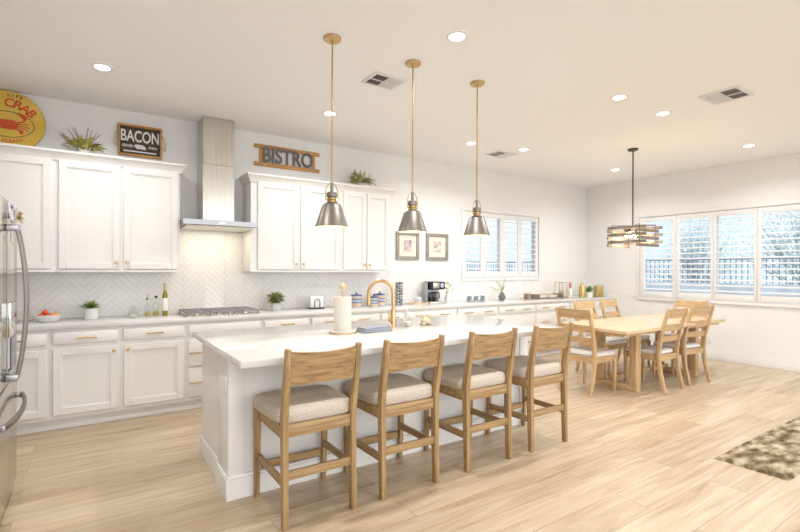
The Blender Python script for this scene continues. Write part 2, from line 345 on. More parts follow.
b.box(WX-.015, WX, BY, 4.99, 0, .118, .003); b.box(WX-.011, WX, BY, 4.99, .118, .135, .004)
struct(b.obj('baseboard_right', 'trim'), 'white baseboard', 'baseboard')

def window(name, loc, rz, Wd, H, opens, label):
    """local x along the wall, local y outwards, z up; opens = louvre openings"""
    r = bpy.data.objects.new(name, None); COL.objects.link(r); r.location = loc; r.rotation_euler = (0, 0, rz); struct(r, label, 'window')
    c = cs; b = MB()
    for x0, x1, z0, z1 in ((0, Wd, 0, c), (0, Wd, H-c, H), (0, c, c, H-c), (Wd-c, Wd, c, H-c)):
        b.box(x0, x1, -.028, 0, z0, z1, .004)
    for x0, x1, z0, z1 in ((c, Wd-c, c, c+.012), (c, Wd-c, H-c-.012, H-c), (c, c+.012, c+.012, H-c-.012), (Wd-c-.012, Wd-c, c+.012, H-c-.012)):
        b.box(x0, x1, 0, .15, z0, z1)
    b.obj('window_casing', 'trim', r)
    b = MB(); b.box(c+.012, Wd-c-.012, .115, .121, c+.012, H-c-.012); b.obj('window_pane', 'pane', r, smooth=False)
    b = MB(); e = c+.012
    for x0, x1, z0, z1 in ((e, Wd-e, e, e+.035), (e, Wd-e, H-e-.035, H-e), (e, e+.035, e+.035, H-e-.035), (Wd-e-.035, Wd-e, e+.035, H-e-.035), (Wd/2-.03, Wd/2+.03, e+.035, H-e-.035)):
        b.box(x0, x1, .095, .114, z0, z1, .003)
    b.obj('window_sash', 'trim', r)
    n = len(opens)
    for i, (a, d) in enumerate(opens):
        xl = e+.002 if i == 0 else (opens[i-1][1]+a)/2+.002; xr = Wd-e-.002 if i == n-1 else (d+opens[i+1][0])/2-.002
        zl, zh = .155, H-.135; b = MB()
        b.box(xl, a, -.012, .018, e+.002, H-e-.002, .003); b.box(d, xr, -.012, .018, e+.002, H-e-.002, .003)
        b.box(a, d, -.012, .018, e+.002, zl, .003); b.box(a, d, -.012, .018, zh, H-e-.002, .003)
        sp = b.obj('shutter_panel', 'trim', r)
        b = MB(); N = round((zh-zl)/.089); st = (zh-zl)/N
        for k in range(N):
            zc = zl + st*(k+.5)
            b.box(a+.002, d-.002, -.038, .038, -.0055, .0055, .004, 2, Matrix.Translation((0, .004, zc)) @ Matrix.Rotation(math.radians(13), 4, 'X'))
        b.obj('louvre_set', 'trim', sp)
    return r
window('window_1', (W1['x0'], WY, W1['z0']), 0, W1['x1']-W1['x0'], W1['z1']-W1['z0'], [(x-4.90, y-4.90) for x, y in ((5.01, 5.325), (5.45, 5.775), (5.885, 6.205), (6.315, 6.665))], 'shuttered window over the counter')
window('window_2', (WX, W2['y1'], W2['z0']), -PI/2, W2['y1']-W2['y0'], W2['z1']-W2['z0'], [(4.56-x, 4.56-y) for x, y in ((4.425, 3.95), (3.84, 3.372), (3.30, 2.797), (2.713, 2.235))], 'long shuttered window by the dining table')

# ------------------------------------------------------------------ herringbone backsplash (each tile a raised slab on a grout bed)
def herring(x0, x1, z0, z1, cuts=()):
    b = MB(); Wt, n, g = .052, 6, .0012; c45 = math.cos(PI/4)
    R = int(12/Wt); t = b.b
    def uv(u, v): return (u*c45 - v*c45, u*c45 + v*c45)
    # cell range that covers the rectangle
    us = []
    for x in (x0, x1):
        for z in (z0, z1): us.append(((x+z)*c45/Wt, (z-x)*c45/Wt))
    ulo, uhi = int(min(u for u, v in us))-6, int(max(u for u, v in us))+6
    vlo, vhi = int(min(v for u, v in us))-6, int(max(v for u, v in us))+6
    def tile(a0, b0, a1, b1):
        q = [(a0*Wt+g, b0*Wt+g), (a1*Wt-g, b0*Wt+g), (a1*Wt-g, b1*Wt-g), (a0*Wt+g, b1*Wt-g)]; P = [uv(*k) for k in q]
        if max(p[0] for p in P) < x0 or min(p[0] for p in P) > x1 or max(p[1] for p in P) < z0 or min(p[1] for p in P) > z1: return
        k = .0018; cx = sum(p[0] for p in P)/4; cz = sum(p[1] for p in P)/4
        fr = [t.verts.new((p[0]+(cx-p[0])*.012, WY-.0085, p[1]+(cz-p[1])*.012)) for p in P]; ba = [t.verts.new((p[0], WY-.006, p[1])) for p in P]
        t.faces.new(fr)
        for i in range(4): t.faces.new((ba[i], ba[(i+1) % 4], fr[(i+1) % 4], fr[i]))
    for a in range(ulo, uhi):
        for c in range(vlo, vhi):
            m_ = (a-c) % (2*n)
            if m_ == 0: tile(a, c, a+n, c+1)
            elif m_ == 2*n-1: tile(a, c, a+1, c+n)
    for co, no in (((x0, 0, 0), (-1, 0, 0)), ((x1, 0, 0), (1, 0, 0)), ((0, 0, z0), (0, 0, -1)), ((0, 0, z1), (0, 0, 1))):
        bmesh.ops.bisect_plane(t, geom=t.verts[:]+t.edges[:]+t.faces[:], plane_co=co, plane_no=no, clear_outer=True)
    bmesh.ops.recalc_face_normals(t, faces=t.faces)
    g0 = MB(); g0.box(x0, x1, WY-.006, WY, z0, z1)
    return g0, b
bs = thing('herringbone_backsplash', 'white glazed herringbone tile backsplash running along the wall over the counter', 'backsplash', (0, 0, 0))
for (x0, x1, z0, z1) in ((LX, .79, .914, 1.378), (.79, 1.50, .914, 1.94), (1.50, 4.90, .914, 1.378), (4.90, 6.79, .914, 1.224), (6.79, WX, .914, 1.378)):
    g0, tl = herring(x0, x1, z0, z1); gb = g0.obj('grout_bed', 'grout', bs, smooth=False); tl.obj('tile_field', 'tile', gb, smooth=False)

# ------------------------------------------------------------------ cabinets
def shaker(x0, x1, z0, z1, yf, th=.02, rail=.058):
    """door with a sunken centre panel; front face at yf, facing -Y"""
    b = MB(); yb = yf+th
    b.box(x0, x0+rail, yf, yb, z0, z1, .0025, 1); b.box(x1-rail, x1, yf, yb, z0, z1, .0025, 1)
    b.box(x0+rail, x1-rail, yf, yb, z0, z0+rail, .0025, 1); b.box(x0+rail, x1-rail, yf, yb, z1-rail, z1, .0025, 1)
    b.box(x0+rail-.001, x1-rail+.001, yf+.012, yb-.001, z0+rail-.001, z1-rail+.001)
    # small ogee step round the panel
    s = .009; y = yf+.006
    for a0, a1, c0, c1 in ((x0+rail, x0+rail+s, z0+rail, z1-rail), (x1-rail-s, x1-rail, z0+rail, z1-rail), (x0+rail+s, x1-rail-s, z0+rail, z0+rail+s), (x0+rail+s, x1-rail-s, z1-rail-s, z1-rail)):
        b.box(a0, a1, y, yf+.013, c0, c1)
    return b
def slab(x0, x1, z0, z1, yf, th=.02):
    b = MB(); b.box(x0, x1, yf, yf+th, z0, z1, .004, 2); return b
def pull(x, z, yf, parent, L=.15):
    b = MB(); b.tube([(x-L/2, yf-.028, z), (x+L/2, yf-.028, z)], .0065, 10)
    for s in (-1, 1): b.tube([(x+s*L*.38, yf, z), (x+s*L*.38, yf-.028, z)], .005, 8)
    return b.obj('bar_pull', 'brass', parent)
def knob(x, z, yf, parent):
    b = MB(); b.lathe([(.0, 0), (.006, 0), (.006, .012), (.015, .016), (.016, .024), (.012, .028), (0, .028)], seg=14, mtx=Matrix.Translation((x, yf, z)) @ Matrix.Rotation(PI/2, 4, 'X'))
    return b.obj('knob', 'brass', parent)
YF, YD = 4.966, 4.945
def base_cab(x0, x1, kind, label, knobside=1):
    xc = x0; r = thing('base_cabinet', label, 'cabinet', (0, 0, 0), 0, 'white base cabinets under the long counter'); r.location = ((x0+x1)/2, YF, 0)
    dx = (x0+x1)/2
    def P(b, *a, **k):
        bmesh.ops.translate(b.b, vec=(-dx, -YF, 0), verts=b.b.verts); return b.obj(*a, **k)
    b = MB(); b.box(x0+.0005, x1-.0005, YF, WY-.001, .10, .876); P(b, 'cabinet_body', 'white', r, smooth=False)
    b = MB(); b.box(x0, x1, 5.019, 5.035, .012, .10); b.box(x0, x1, 5.006, 5.019, 0, .03, .003); P(b, 'toe_kick', 'white', r, smooth=False)
    g = .023
    def drawer(z0, z1, pulls):
        d = P(slab(x0+g, x1-g, z0, z1, YD), 'drawer', 'white', r)
        for px in pulls:
            bb = pull(px-dx, (z0+z1)/2, YD-YF, d)
    if kind == 'door':
        drawer(.744, .848, [dx])
        d = P(shaker(x0+g, x1-g, .135, .703, YD), 'door', 'white', r)
        knob((x1-g-.032 if knobside > 0 else x0+g+.032)-dx, .66, YD-YF, d)
    elif kind == 'cook':
        drawer(.744, .848, [])
        drawer(.44, .703, [x0+.10, x1-.10]); drawer(.135, .42, [x0+.10, x1-.10])
    elif kind == 'drawers1':
        drawer(.744, .848, [dx]); drawer(.44, .703, [dx]); drawer(.135, .42, [dx])
    else:
        o = (x1-x0)*.235
        drawer(.744, .848, [dx-o, dx+o]); drawer(.44, .703, [dx-o, dx+o]); drawer(.135, .42, [dx-o, dx+o])
    return r
base_cab(-1.19, -.80, 'door', 'white base cabinet in the corner hidden beside the refrigerator')
base_cab(-.80, -.28, 'door', 'white base cabinet partly hidden by the refrigerator, under the fruit bowl', -1)
base_cab(-.28, .243, 'door', 'white base cabinet with drawer and single door, under the succulent pot')
base_cab(.243, .793, 'door', 'white base cabinet with drawer and single door, under the oil bottles', -1)
base_cab(.793, 1.543, 'cook', 'wide white base cabinet under the gas cooktop')
base_cab(1.543, 2.09, 'drawers1', 'white drawer base cabinet right of the cooktop, under the grey potted plant')
base_cab(2.09, 3.02, 'wide', 'wide white drawer base under the white napkin holder and first canister')
base_cab(3.02, 3.39, 'drawers1', 'narrow white drawer base under the pair of canisters')
base_cab(3.39, 4.27, 'wide', 'wide white drawer base under the coffee maker')
base_cab(4.27, 5.085, 'wide', 'wide white drawer base under the flower pitcher')
base_cab(5.085, 5.92, 'wide', 'wide white drawer base under the grey vase of sprigs')
base_cab(5.92, 6.79, 'wide', 'wide white drawer base under the wooden tray')
base_cab(6.79, 7.49, 'wide', 'white drawer base under the gold lantern')
base_cab(7.49, 8.189, 'wide', 'last white drawer base against the window wall')
b = MB(); b.box(LX, WX, 4.938, WY-.009, .876, .914, .003, 2)
tag(b.obj('wall_countertop', 'quartz'), 'long white quartz countertop on the wall cabinets', 'countertop')

UF, UD, UZ0, UZ1 = 5.248, 5.228, 1.378, 2.40
def upper_cab(x0, x1, doors, label):
    r = thing('wall_cabinet', label, 'cabinet', ((x0+x1)/2, UF, UZ0), 0, 'white upper wall cabinets'); dx, = ((x0+x1)/2,)
    def P(b, *a, **k):
        bmesh.ops.translate(b.b, vec=(-dx, -UF, -UZ0), verts=b.b.verts); return b.obj(*a, **k)
    b = MB(); b.box(x0+.0005, x1-.0005, UF, WY-.001, UZ0, UZ1); P(b, 'cabinet_body', 'white', r, smooth=False)
    b = MB(); b.box(x0, x1, UF-.012, UF, UZ0-.012, UZ0+.012, .003); P(b, 'light_rail', 'white', r)
    for a, c, kx in doors:
        d = P(shaker(a, c, UZ0+.02, UZ1-.012, UD), 'door', 'white', r); knob((c-.03 if kx > 0 else a+.03)-dx, .085, UD-UF, d)
    return r
upper_cab(-1.19, -.253, [(-1.17, -.74, 1), (-.725, -.29, -1)], 'white wall cabinet at far left under the round crab sign')
upper_cab(-.253, .775, [(-.235, .245, 1), (.275, .755, -1)], 'two-door white wall cabinet left of the range hood')
upper_cab(1.50, 2.62, [(1.575, 2.055, 1), (2.085, 2.60, -1)], 'two-door white wall cabinet right of the range hood, under the bistro sign')
upper_cab(2.62, 3.37, [(2.65, 2.98, 1), (2.99, 3.33, -1)], 'narrower two-door white wall cabinet beside the framed pictures')
def crown(x0, x1, label, lend, rend):
    b = MB(); prof = [(.0, 2.385), (-.012, 2.385), (-.014, 2.405), (-.030, 2.425), (-.046, 2.452), (-.052, 2.456), (-.052, 2.475), (.0, 2.475)]
    t = b.b; rings = []
    path = []
    if lend: path.append(('L', WY-.001))
    # mitred run: left return, front, right return
    pts = []
    if lend: pts += [((x0, WY-.001), (-1, 0)), ((x0, UF), (-1, -1))]
    else: pts += [((x0, UF), (0, -1))]
    if rend: pts += [((x1, UF), (1, -1)), ((x1, WY-.001), (1, 0))]
    else: pts += [((x1, UF), (0, -1))]
    for (px, py), (nx, ny) in pts:
        rings.append([t.verts.new((px - o*nx, py - o*ny, z)) for o, z in prof])
    for A, B_ in zip(rings, rings[1:]):
        for j in range(len(prof)): t.faces.new((A[j], A[(j+1) % len(prof)], B_[(j+1) % len(prof)], B_[j]))
    t.faces.new(rings[0]); t.faces.new(rings[-1][::-1])
    b.box(x0+.001, x1-.001, UF+.0005, WY-.001, 2.401, 2.474)
    bmesh.ops.recalc_face_normals(t, faces=t.faces)
    return tag(b.obj('crown_molding', 'white'), label, 'molding', 'crown mouldings on the wall cabinets')
crown(-1.19, .775, 'white crown molding on top of the cabinets left of the hood', False, True)
crown(1.50, 3.37, 'white crown molding on top of the cabinets right of the hood', True, True)

# range hood
r = thing('range_hood', 'stainless steel chimney range hood with flat canopy over the cooktop', 'range hood', (1.155, WY-.01, 1.80))
b = MB(); b.box(-.155, .175, -.30, 0, .112, CE-1.80-.001-.51, .004, 1); b.obj('lower_chimney', 'steel', r)
b = MB(); b.box(-.150, .170, -.295, 0, CE-1.80-.512, CE-1.80-.002, .004, 1); b.obj('upper_chimney', 'steel', r)
b = MB(); b.box(-.376, .376, -.50, 0, .055, .11, .003, 1); b.obj('canopy', 'steelc', r)
b = MB(); b.box(-.34, .34, -.47, -.03, .035, .054, .003, 1); b.obj('filter_tray', 'creamwhite', r)
b = MB(); b.box(-.03, .03, -.504, -.4995, .077, .089, .001, 1); b.obj('control_badge', 'chrome', r)
ld = bpy.data.lights.new('hood_light', 'AREA'); ld.shape = 'RECTANGLE'; ld.size = .5; ld.size_y = .12; ld.energy = 1.6; ld.color = (1, .86, .62)
lo = bpy.data.objects.new('hood_light', ld); COL.objects.link(lo); lo.location = (0, -.25, .03); lo.parent = r

# gas cooktop
r = thing('gas_cooktop', 'stainless gas cooktop with iron grates set in the wall counter', 'cooktop', (1.165, 5.26, .914))
b = MB(); b.box(-.375, .375, -.26, .26, .0, .012, .005, 2); b.obj('cooktop_tray', 'steel', r)
for gx in (-.245, 0, .245):
    b = MB(); hw = .117
    for y in (-.235, .235): b.box(gx-hw, gx+hw, y-.006, y+.006, .040, .052, .002, 1)
    for x in (-hw+.006, hw-.006): b.box(gx+x-.006, gx+x+.006, -.235, .235, .040, .052, .002, 1)
    for y in (-.12, 0, .12): b.box(gx-hw, gx+hw, y-.005, y+.005, .040, .052, .002, 1)
    b.box(gx-.005, gx+.005, -.235, .235, .040, .052, .002, 1)
    for x in (-hw+.008, hw-.008):
        for y in (-.225, .225): b.box(gx+x-.008, gx+x+.008, y-.008, y+.008, .012, .041)
    b.obj('grate', 'iron', r)
for bx, by in ((-.245, -.12), (-.245, .12), (0, 0), (.245, -.12), (.245, .12)):
    b = MB(); b.lathe([(0, .012), (.045, .012), (.045, .022), (.03, .026), (.03, .034), (0, .036)], (bx, by, 0), 18); b.obj('burner', 'steel', r)
for k in range(5):
    b = MB(); b.lathe([(.018, .012), (.018, .028), (.014, .032), (0, .032)], (-.12+.06*k, -.245+.006, 0), 14); b.obj('burner_knob', 'chrome', r)

# cabinet over the refrigerator
r = thing('fridge_cabinet', 'white cabinet with crown above the refrigerator', 'cabinet', (LX+.001, 2.93, 1.84))
b = MB(); b.box(.0, .62, 0, .93, 0, .56); b.obj('cabinet_body', 'white', r, smooth=False)
b = MB(); b.prism([(.60, .545), (.62, .545), (.66, .61), (.67, .635), (0, .635), (0, .60), (.6, .60)], -.04, .97); b.obj('crown_trim', 'white', r)
for k in range(2):
    b = MB(); b.box(.62, .64, .01+.46*k, .46+.46*k, .02, .53, .003); b.obj('door', 'white', r)

# ------------------------------------------------------------------ refrigerator, front facing +X
r = thing('refrigerator', 'stainless french door refrigerator at the left edge of the kitchen', 'refrigerator', (-.385, 3.40, 0))
b = MB(); b.box(-.76, -.07, -.455, .455, .03, 1.80, .005); b.obj('fridge_body', 'steelc', r)
for s in (-1, 1):
    b = MB(); y0, y1 = (-.455, -.003) if s < 0 else (.003, .455)
    b.box(-.068, 0, y0, y1, .735, 1.79, .012, 3); d = b.obj('fridge_door', M['fridge'], r)
    h = MB(); N = 16; pts = []
    for k in range(N+1):
        f = k/N; z = .77 + .87*f; bow = math.sin(PI*f)**.8
        pts.append((.042 + .045*bow, s*.035, z))
    h.sweep(pts, .026, .018, up=(0, 1, 0), bev=.005)
    ho = h.obj('door_handle', 'nickel', d)
    for z in (.785, 1.63):
        c = MB(); c.box(0, .055, s*.035-.014, s*.035+.014, z-.018, z+.018, .003); c.obj('handle_bracket', 'steelc', d)
b = MB()
b.box(.0, .012, .06, .30, 1.0, 1.20, .003); b.box(.0, .006, .07, .29, .80, 1.0)
dp = b.obj('water_dispenser', 'chrome', r, 'chrome dispenser hood on the door')
b = MB(); b.box(.0065, .012, .075, .285, .81, .995); b.obj('dispenser_recess', mat('slate_panel', (.10, .13, .17), .2), dp)
b = MB(); b.box(-.068, 0, -.455, .455, .06, .72, .012, 3); d = b.obj('freezer_drawer', 'steel', r)
h = MB(); pts = []
for k in range(21):
    f = k/20; pts.append((.02 + .052*math.sin(PI*f)**.6, -.40 + .80*f, .60))
h.sweep(pts, .030, .020, up=(0, 0, 1), bev=.006); h.obj('drawer_handle', 'nickel', d)
for y in (-.385, .385):
    c = MB(); c.box(0, .04, y-.014, y+.014, .584, .616, .003); c.obj('handle_bracket', 'steelc', d)
# magnets on the door
for (y, z, w_, h_, m_, nm, lb) in ((.06, 1.73, .05, .09, 'mag', 'photo_magnet', 'small patterned magnet high on the refrigerator door, nearest the top'),
                                (.20, 1.725, .12, .10, 'mag', 'photo_magnet', 'wide blue and white magnet beside the dried flower on the refrigerator'),
                                (.17, 1.60, .05, .10, 'mag', 'photo_magnet', 'tall dark magnet just above the refrigerator handle')):
    b = MB(); b.box(-.3845, -.377, 3.40+y-w_/2, 3.40+y+w_/2, z-h_/2, z+h_/2, .002); tag(b.obj(nm, m_), lb, 'magnet', 'magnets on the refrigerator')
b = MB(); rnd = random.Random(3)
for k in range(26):
    a = rnd.uniform(0, 2*PI); b.leaf((-.372, 3.74, 1.72), (rnd.uniform(.3, .9), math.cos(a), math.sin(a)), rnd.uniform(.03, .05), .02, .05)
b.ball((-.3735, 3.74, 1.72), .010, 10)
tag(b.obj('flower_magnet', 'tanflower'), 'tan dried flower magnet at the top corner of the refrigerator', 'magnet')

# ------------------------------------------------------------------ kitchen island
IX0, IX1, IY0, IY1 = .662, 3.40, 2.487, 3.854
r = thing('kitchen_island', 'large white paneled kitchen island cabinet in the middle of the room', 'island', (.70, 2.89, 0))
def PI_(b, *a, **k):
    bmesh.ops.translate(b.b, vec=(-.70, -2.89, 0), verts=b.b.verts); return b.obj(*a, **k)
BX1 = 3.365
b = MB(); b.box(.722, BX1-.02, 2.92, 3.80, .001, .876); PI_(b, 'island_body', 'white', r, smooth=False)
for nm, x0, x1 in (('left', .70, .80), ('right', BX1-.10, BX1)):
    b = MB(); b.box(x0, x1, 2.903, 3.17, .001, .8755, .003); PI_(b, 'corner_post', 'white', r)
b = MB(); b.box(.80, BX1-.10, 2.911, 2.92, .15, .8755); PI_(b, 'front_panel', 'white', r, smooth=False)
def ibase(x0, x1, y0, y1, h=.13):
    b = MB(); b.box(x0, x1, y0, y1, 0, h-.014, .002, 1); b.box(x0+.003, x1-.003, y0+.003, y1-.003, h-.014, h, .004, 2); return b
PI_(ibase(.686, BX1+.014, 2.891, 2.9195, .14), 'base_trim', 'white', r)
PI_(ibase(.686, .7215, 2.9195, 3.184, .14), 'base_trim', 'white', r)
PI_(ibase(.706, .7215, 3.184, 3.80, .14), 'base_trim', 'white', r)
PI_(ibase(BX1, BX1+.014, 2.9195, 3.80, .14), 'base_trim', 'white', r)
b = MB(); b.box(.693, .6995, 2.925, 2.995, .62, .735, .003)
PI_(b, 'outlet_plate', 'ceramic', r, 'white outlet plate on the end post')
b = MB(); b.box(IX0, IX1, IY0, IY1, .876, .914, .003, 2); tag(b.obj('island_countertop', 'quartz'), 'white quartz slab countertop on the kitchen island', 'countertop')

# faucet
r = thing('kitchen_faucet', 'brushed gold gooseneck faucet on the island countertop', 'faucet', (2.16, 3.33, .914), 0)
dv = Vector((-1, .75, 0)).normalized(); R_ = .105
pts = [(0, 0, .055), (0, 0, .16), (0, 0, .285)]
for k in range(1, 13):
    a = PI*k/12; pts.append((dv.x*R_*(1-math.cos(a)), dv.y*R_*(1-math.cos(a)), .285+R_*math.sin(a)))
e = pts[-1]; pts.append((e[0], e[1], e[2]-.03))
b = MB(); b.tube(pts, .0145, 14); b.obj('spout', 'copper', r)
b = MB(); b.tube([(e[0], e[1], e[2]-.03), (e[0], e[1], e[2]-.10)], [.017, .0185], 14); b.obj('spray_head', 'copper', r)
b = MB(); b.lathe([(0, 0), (.028, 0), (.028, .008), (.021, .012), (.021, .14), (.016, .15), (0, .15)], seg=20); b.obj('faucet_body', 'copper', r)
b = MB(); lv = Vector((-.85, -.3, 0)).normalized()
b.tube([(0, 0, .055), tuple(lv*.055 + Vector((0, 0, .055)))], .013, 12); b.tube([tuple(lv*.05 + Vector((0, 0, .055))), tuple(lv*.060 + Vector((0, 0, .14)))], [.0065, .005], 10); b.obj('handle', 'copper', r)

# paper towel holder
r = thing('paper_towel_holder', 'paper towel roll on a round marble holder on the island', 'paper towel holder', (1.61, 3.19, .914))
b = MB(); b.lathe([(0, 0), (.10, 0), (.10, .018), (.096, .022), (0, .022)], seg=32); b.obj('base', M['quartz'], r)
b = MB(); b.lathe([(.101, .004), (.103, .004), (.103, .014), (.101, .014)], seg=32); b.obj('brass_band', 'gold', r)
b = MB(); b.lathe([(0, .022), (.006, .022), (.006, .31), (.012, .318), (.014, .325), (.010, .332), (.022, .345), (.024, .358), (.018, .374), (0, .380)], seg=16); b.obj('spindle', 'tan', r)
b = MB(); b.lathe([(.02, .023), (.067, .023), (.067, .278), (.02, .278), (.02, .023)], seg=36); b.obj('paper_roll', 'roll', r)
# folded towel
b = MB()
for k in range(3):
    z0 = .9145+.013*k; b.box(-.135+.006*k, .135-.004*k, -.062+.004*k, .062, z0, z0+.0135, .006, 3, Matrix.Translation((1.865, 3.145, 0)) @ Matrix.Rotation(.05+.04*k, 4, 'Z'))
tag(b.obj('dish_towel', 'towel'), 'folded blue grey dish towel beside the faucet', 'towel')
# soap dispenser
r = thing('soap_dispenser', 'clear glass soap bottle with white pump right of the faucet', 'soap dispenser', (2.30, 3.32, .914))
b = MB(); b.lathe([(0, 0), (.034, 0), (.040, .015), (.040, .045), (.030, .07), (.013, .085), (.013, .098)], seg=24); b.obj('bottle', 'glass', r)
b = MB(); b.lathe([(0, .003), (.034, .003), (.037, .015), (.037, .032), (0, .034)], seg=24); b.obj('soap', M['creamwhite'], r)
b = MB(); b.lathe([(0, .098), (.014, .098), (.014, .112), (.005, .114), (.005, .138), (.009, .139), (.009, .148), (0, .149)], seg=16); b.tube([(0, 0, .144), (-.035, 0, .142)], .004, 8); b.obj('pump', 'ceramic', r)
# little cream figurine sponge holder: a lying lamb
b = MB()
b.ball((0, 0, .035), .04, 16, (1.25, .8, .85)); b.ball((.035, -.005, .075), .026, 14, (1.05, .9, 1)); b.ball((.058, -.008, .070), .013, 10)
for s in (-1, 1): b.ball((.028, s*.026-.005, .08), .012, 8, (.6, 1.3, .6))
for s in (-1, 1): b.ball((.035, s*.02, .012), .013, 8, (1.7, .8, .9))
for s in (-1, 1): b.ball((-.04, s*.02, .012), .013, 8, (1.5, .8, .9))
tag(b.obj('cream_figurine', 'cream', loc=(2.475, 3.28, .9145)), 'small cream animal figurine on the island right of the soap bottle', 'figurine')

# ------------------------------------------------------------------ bar stools
def cushion(w0, w1, d, z0, h, name, m, parent, y0):
    """soft seat pad: superellipse rings, w0 rear width, w1 front width, y0 rear edge"""
    t = MB(); bb = t.b; rings = []; N = 40
    levels = [(0, .97), (.12, .995), (.45, 1.0), (.72, .985), (.9, .93), (1.0, .80), (1.04, .5)]
    for f, s in levels:
        ring = []
        for k in range(N):
            a = 2*PI*k/N; c, q = math.cos(a), math.sin(a); x = math.copysign(abs(c)**.28, c); y = math.copysign(abs(q)**.28, q)
            wv = w0 + (w1-w0)*(y+1)/2; crown_ = 0
            ring.append(bb.verts.new((x*wv/2*s, y0 + d/2 + y*d/2*s, z0+h*f)))
        rings.append(ring)
    for A, B_ in zip(rings, rings[1:]):
        for k in range(N): bb.faces.new((A[k], A[(k+1) % N], B_[(k+1) % N], B_[k]))
    bb.faces.new(rings[0][::-1]); bb.faces.new(rings[-1]); bmesh.ops.recalc_face_normals(bb, faces=bb.faces)
    return t.obj(name, m, parent, ang=60)
def make_stool(label, loc, rz):
    r = thing('counter_stool', label, 'stool', loc, rz, 'counter stools along the island')
    # local: origin on the floor at the centre of the rear feet; +Y towards the island
    for s in (-1, 1):
        b = MB(); b.sweep([(s*.206, 0, 0), (s*.206, .008, .25), (s*.206, .014, .50), (s*.208, .012, .60), (s*.210, -.018, .78), (s*.212, -.052, .978)], [.032, .034, .036, .036, .034, .030], [.040, .044, .048, .050, .044, .032], bev=.005)
        b.obj('leg', 'oakz', r)
        b = MB(); b.sweep([(s*.222, .452, 0), (s*.224, .444, .30), (s*.224, .440, .550)], [.030, .036, .040], [.030, .038, .044], bev=.005); b.obj('leg', 'oakz', r)
    # curved back panel
    b = MB(); t = b.b; rings = []
    N = 14
    for k in range(N+1):
        f = k/N*2-1; x = f*.198; bow = .030*(1-f*f); top = .962 - .012*(1-f*f); bot = .770 + .012*(1-f*f)
        rings.append([t.verts.new((x, y-bow, z)) for y, z in ((-.006, bot), (-.026, bot), (-.060, top), (-.040, top))])
    for A, B_ in zip(rings, rings[1:]):
        for j in range(4): t.faces.new((A[j], A[(j+1) % 4], B_[(j+1) % 4], B_[j]))
    t.faces.new(rings[0]); t.faces.new(rings[-1][::-1]); bmesh.ops.recalc_face_normals(t, faces=t.faces); b.obj('backrest', 'oakx', r)
    b = MB()
    b.box(-.19, .19, .002, .024, .488, .556, .003); b.box(-.195, .195, .430, .452, .488, .555, .003)
    for s in (-1, 1): b.box(s*.216-.011, s*.216+.011, .02, .44, .488, .556, .003)
    b.obj('seat_rail', 'oakx', r)
    cushion(.466, .525, .468, .5565, .082, 'seat_cushion', 'fabric', r, .014)
    b = MB(); b.box(-.195, .195, -.004, .018, .258, .306, .003); b.obj('stretcher', 'oakx', r)
    b = MB(); b.box(-.195, .195, .438, .460, .165, .212, .003); b.obj('stretcher', 'oakx', r)
    for s in (-1, 1):
        b = MB(); b.box(s*.214-.010, s*.214+.010, .015, .44, .225, .270, .003); b.obj('stretcher', 'oaky', r)
    return r
stool = make_stool('wooden counter stool nearest the camera, at the left end of the island', (1.085, 2.415, 0), 0)
copy_tree(stool, (1.700, 2.412, 0), 0, 'wooden counter stool second from the left end of the island')
copy_tree(stool, (2.392, 2.415, 0), 0, 'wooden counter stool third from the left end of the island')
copy_tree(stool, (3.045, 2.410, 0), 0, 'wooden counter stool at the far right end of the island, closest to the dining table')

# ------------------------------------------------------------------ pendants and ceiling fittings
def make_pendant(label, x, cat='pendant light'):
    r = thing('pendant_light', label, cat, (x, 3.0, 1.70), 0, 'pendants over the island')
    b = MB(); b.lathe([(.113, 0), (.116, .002), (.068, .150), (.060, .160), (.040, .170), (.040, .173)], seg=36); b.lathe([(.040, .1725), (.058, .158), (.066, .148), (.113, .001)], seg=36)
    b.obj('shade', 'nickel', r)
    b = MB(); b.lathe([(.112, .0015), (.0655, .147), (.0575, .157), (.03, .168)], seg=36); b.obj('shade_lining', 'inner', r)
    b = MB(); b.lathe([(.030, .172), (.032, .176), (.032, .186), (.026, .190), (.031, .195), (.031, .205), (.026, .210)], seg=24); b.obj('brass_collar', 'brass', r)
    b = MB(); b.lathe([(.028, .210), (.037, .212), (.037, .240), (.032, .246), (0, .248)], seg=24); b.obj('socket_cap', 'nickel', r)
    b = MB(); pts = [(-.047, 0, .185), (-.047, 0, .24)] + [(-.047*math.cos(PI*k/10)**1 if k else -.047, 0, .24+.072*math.sin(PI*k/10)) for k in range(1, 10)] + [(.047, 0, .24), (.047, 0, .185)]
    b.tube(pts, .0035, 8); b.tube([(-.047, 0, .19), (-.032, 0, .19)], .004, 8); b.tube([(.047, 0, .19), (.032, 0, .19)], .004, 8); b.obj('yoke', 'brassd', r)
    b = MB(); b.tube([(0, 0, .246), (0, 0, .314)], .011, 12); b.obj('stem_coupler', 'nickel', r)
    b = MB(); b.tube([(0, 0, .312), (0, 0, CE-1.70-.02)], .0062, 10); b.obj('rod', 'brass', r)
    b = MB(); b.lathe([(0, CE-1.70-.030), (.012, CE-1.70-.030), (.014, CE-1.70-.022), (.058, CE-1.70-.020), (.062, CE-1.70-.014), (.062, CE-1.70-.0005)], seg=32); b.obj('ceiling_canopy', 'brass', r)
    b = MB(); b.ball((0, 0, .085), .028, 16); b.obj('bulb', 'bulbp', r)
    ld = bpy.data.lights.new('pendant_bulb', 'POINT'); ld.energy = 1.6; ld.color = (1, .80, .55); ld.shadow_soft_size = .03
    lo = bpy.data.objects.new('pendant_bulb_light', ld); COL.objects.link(lo); lo.location = (0, 0, .045); lo.parent = r
    return r
pd = make_pendant('brushed nickel pendant on a brass rod, nearest the range hood end', 1.425)
copy_tree(pd, (2.125, 3.0, 1.70), 0, 'brushed nickel pendant on a brass rod, middle one over the island')
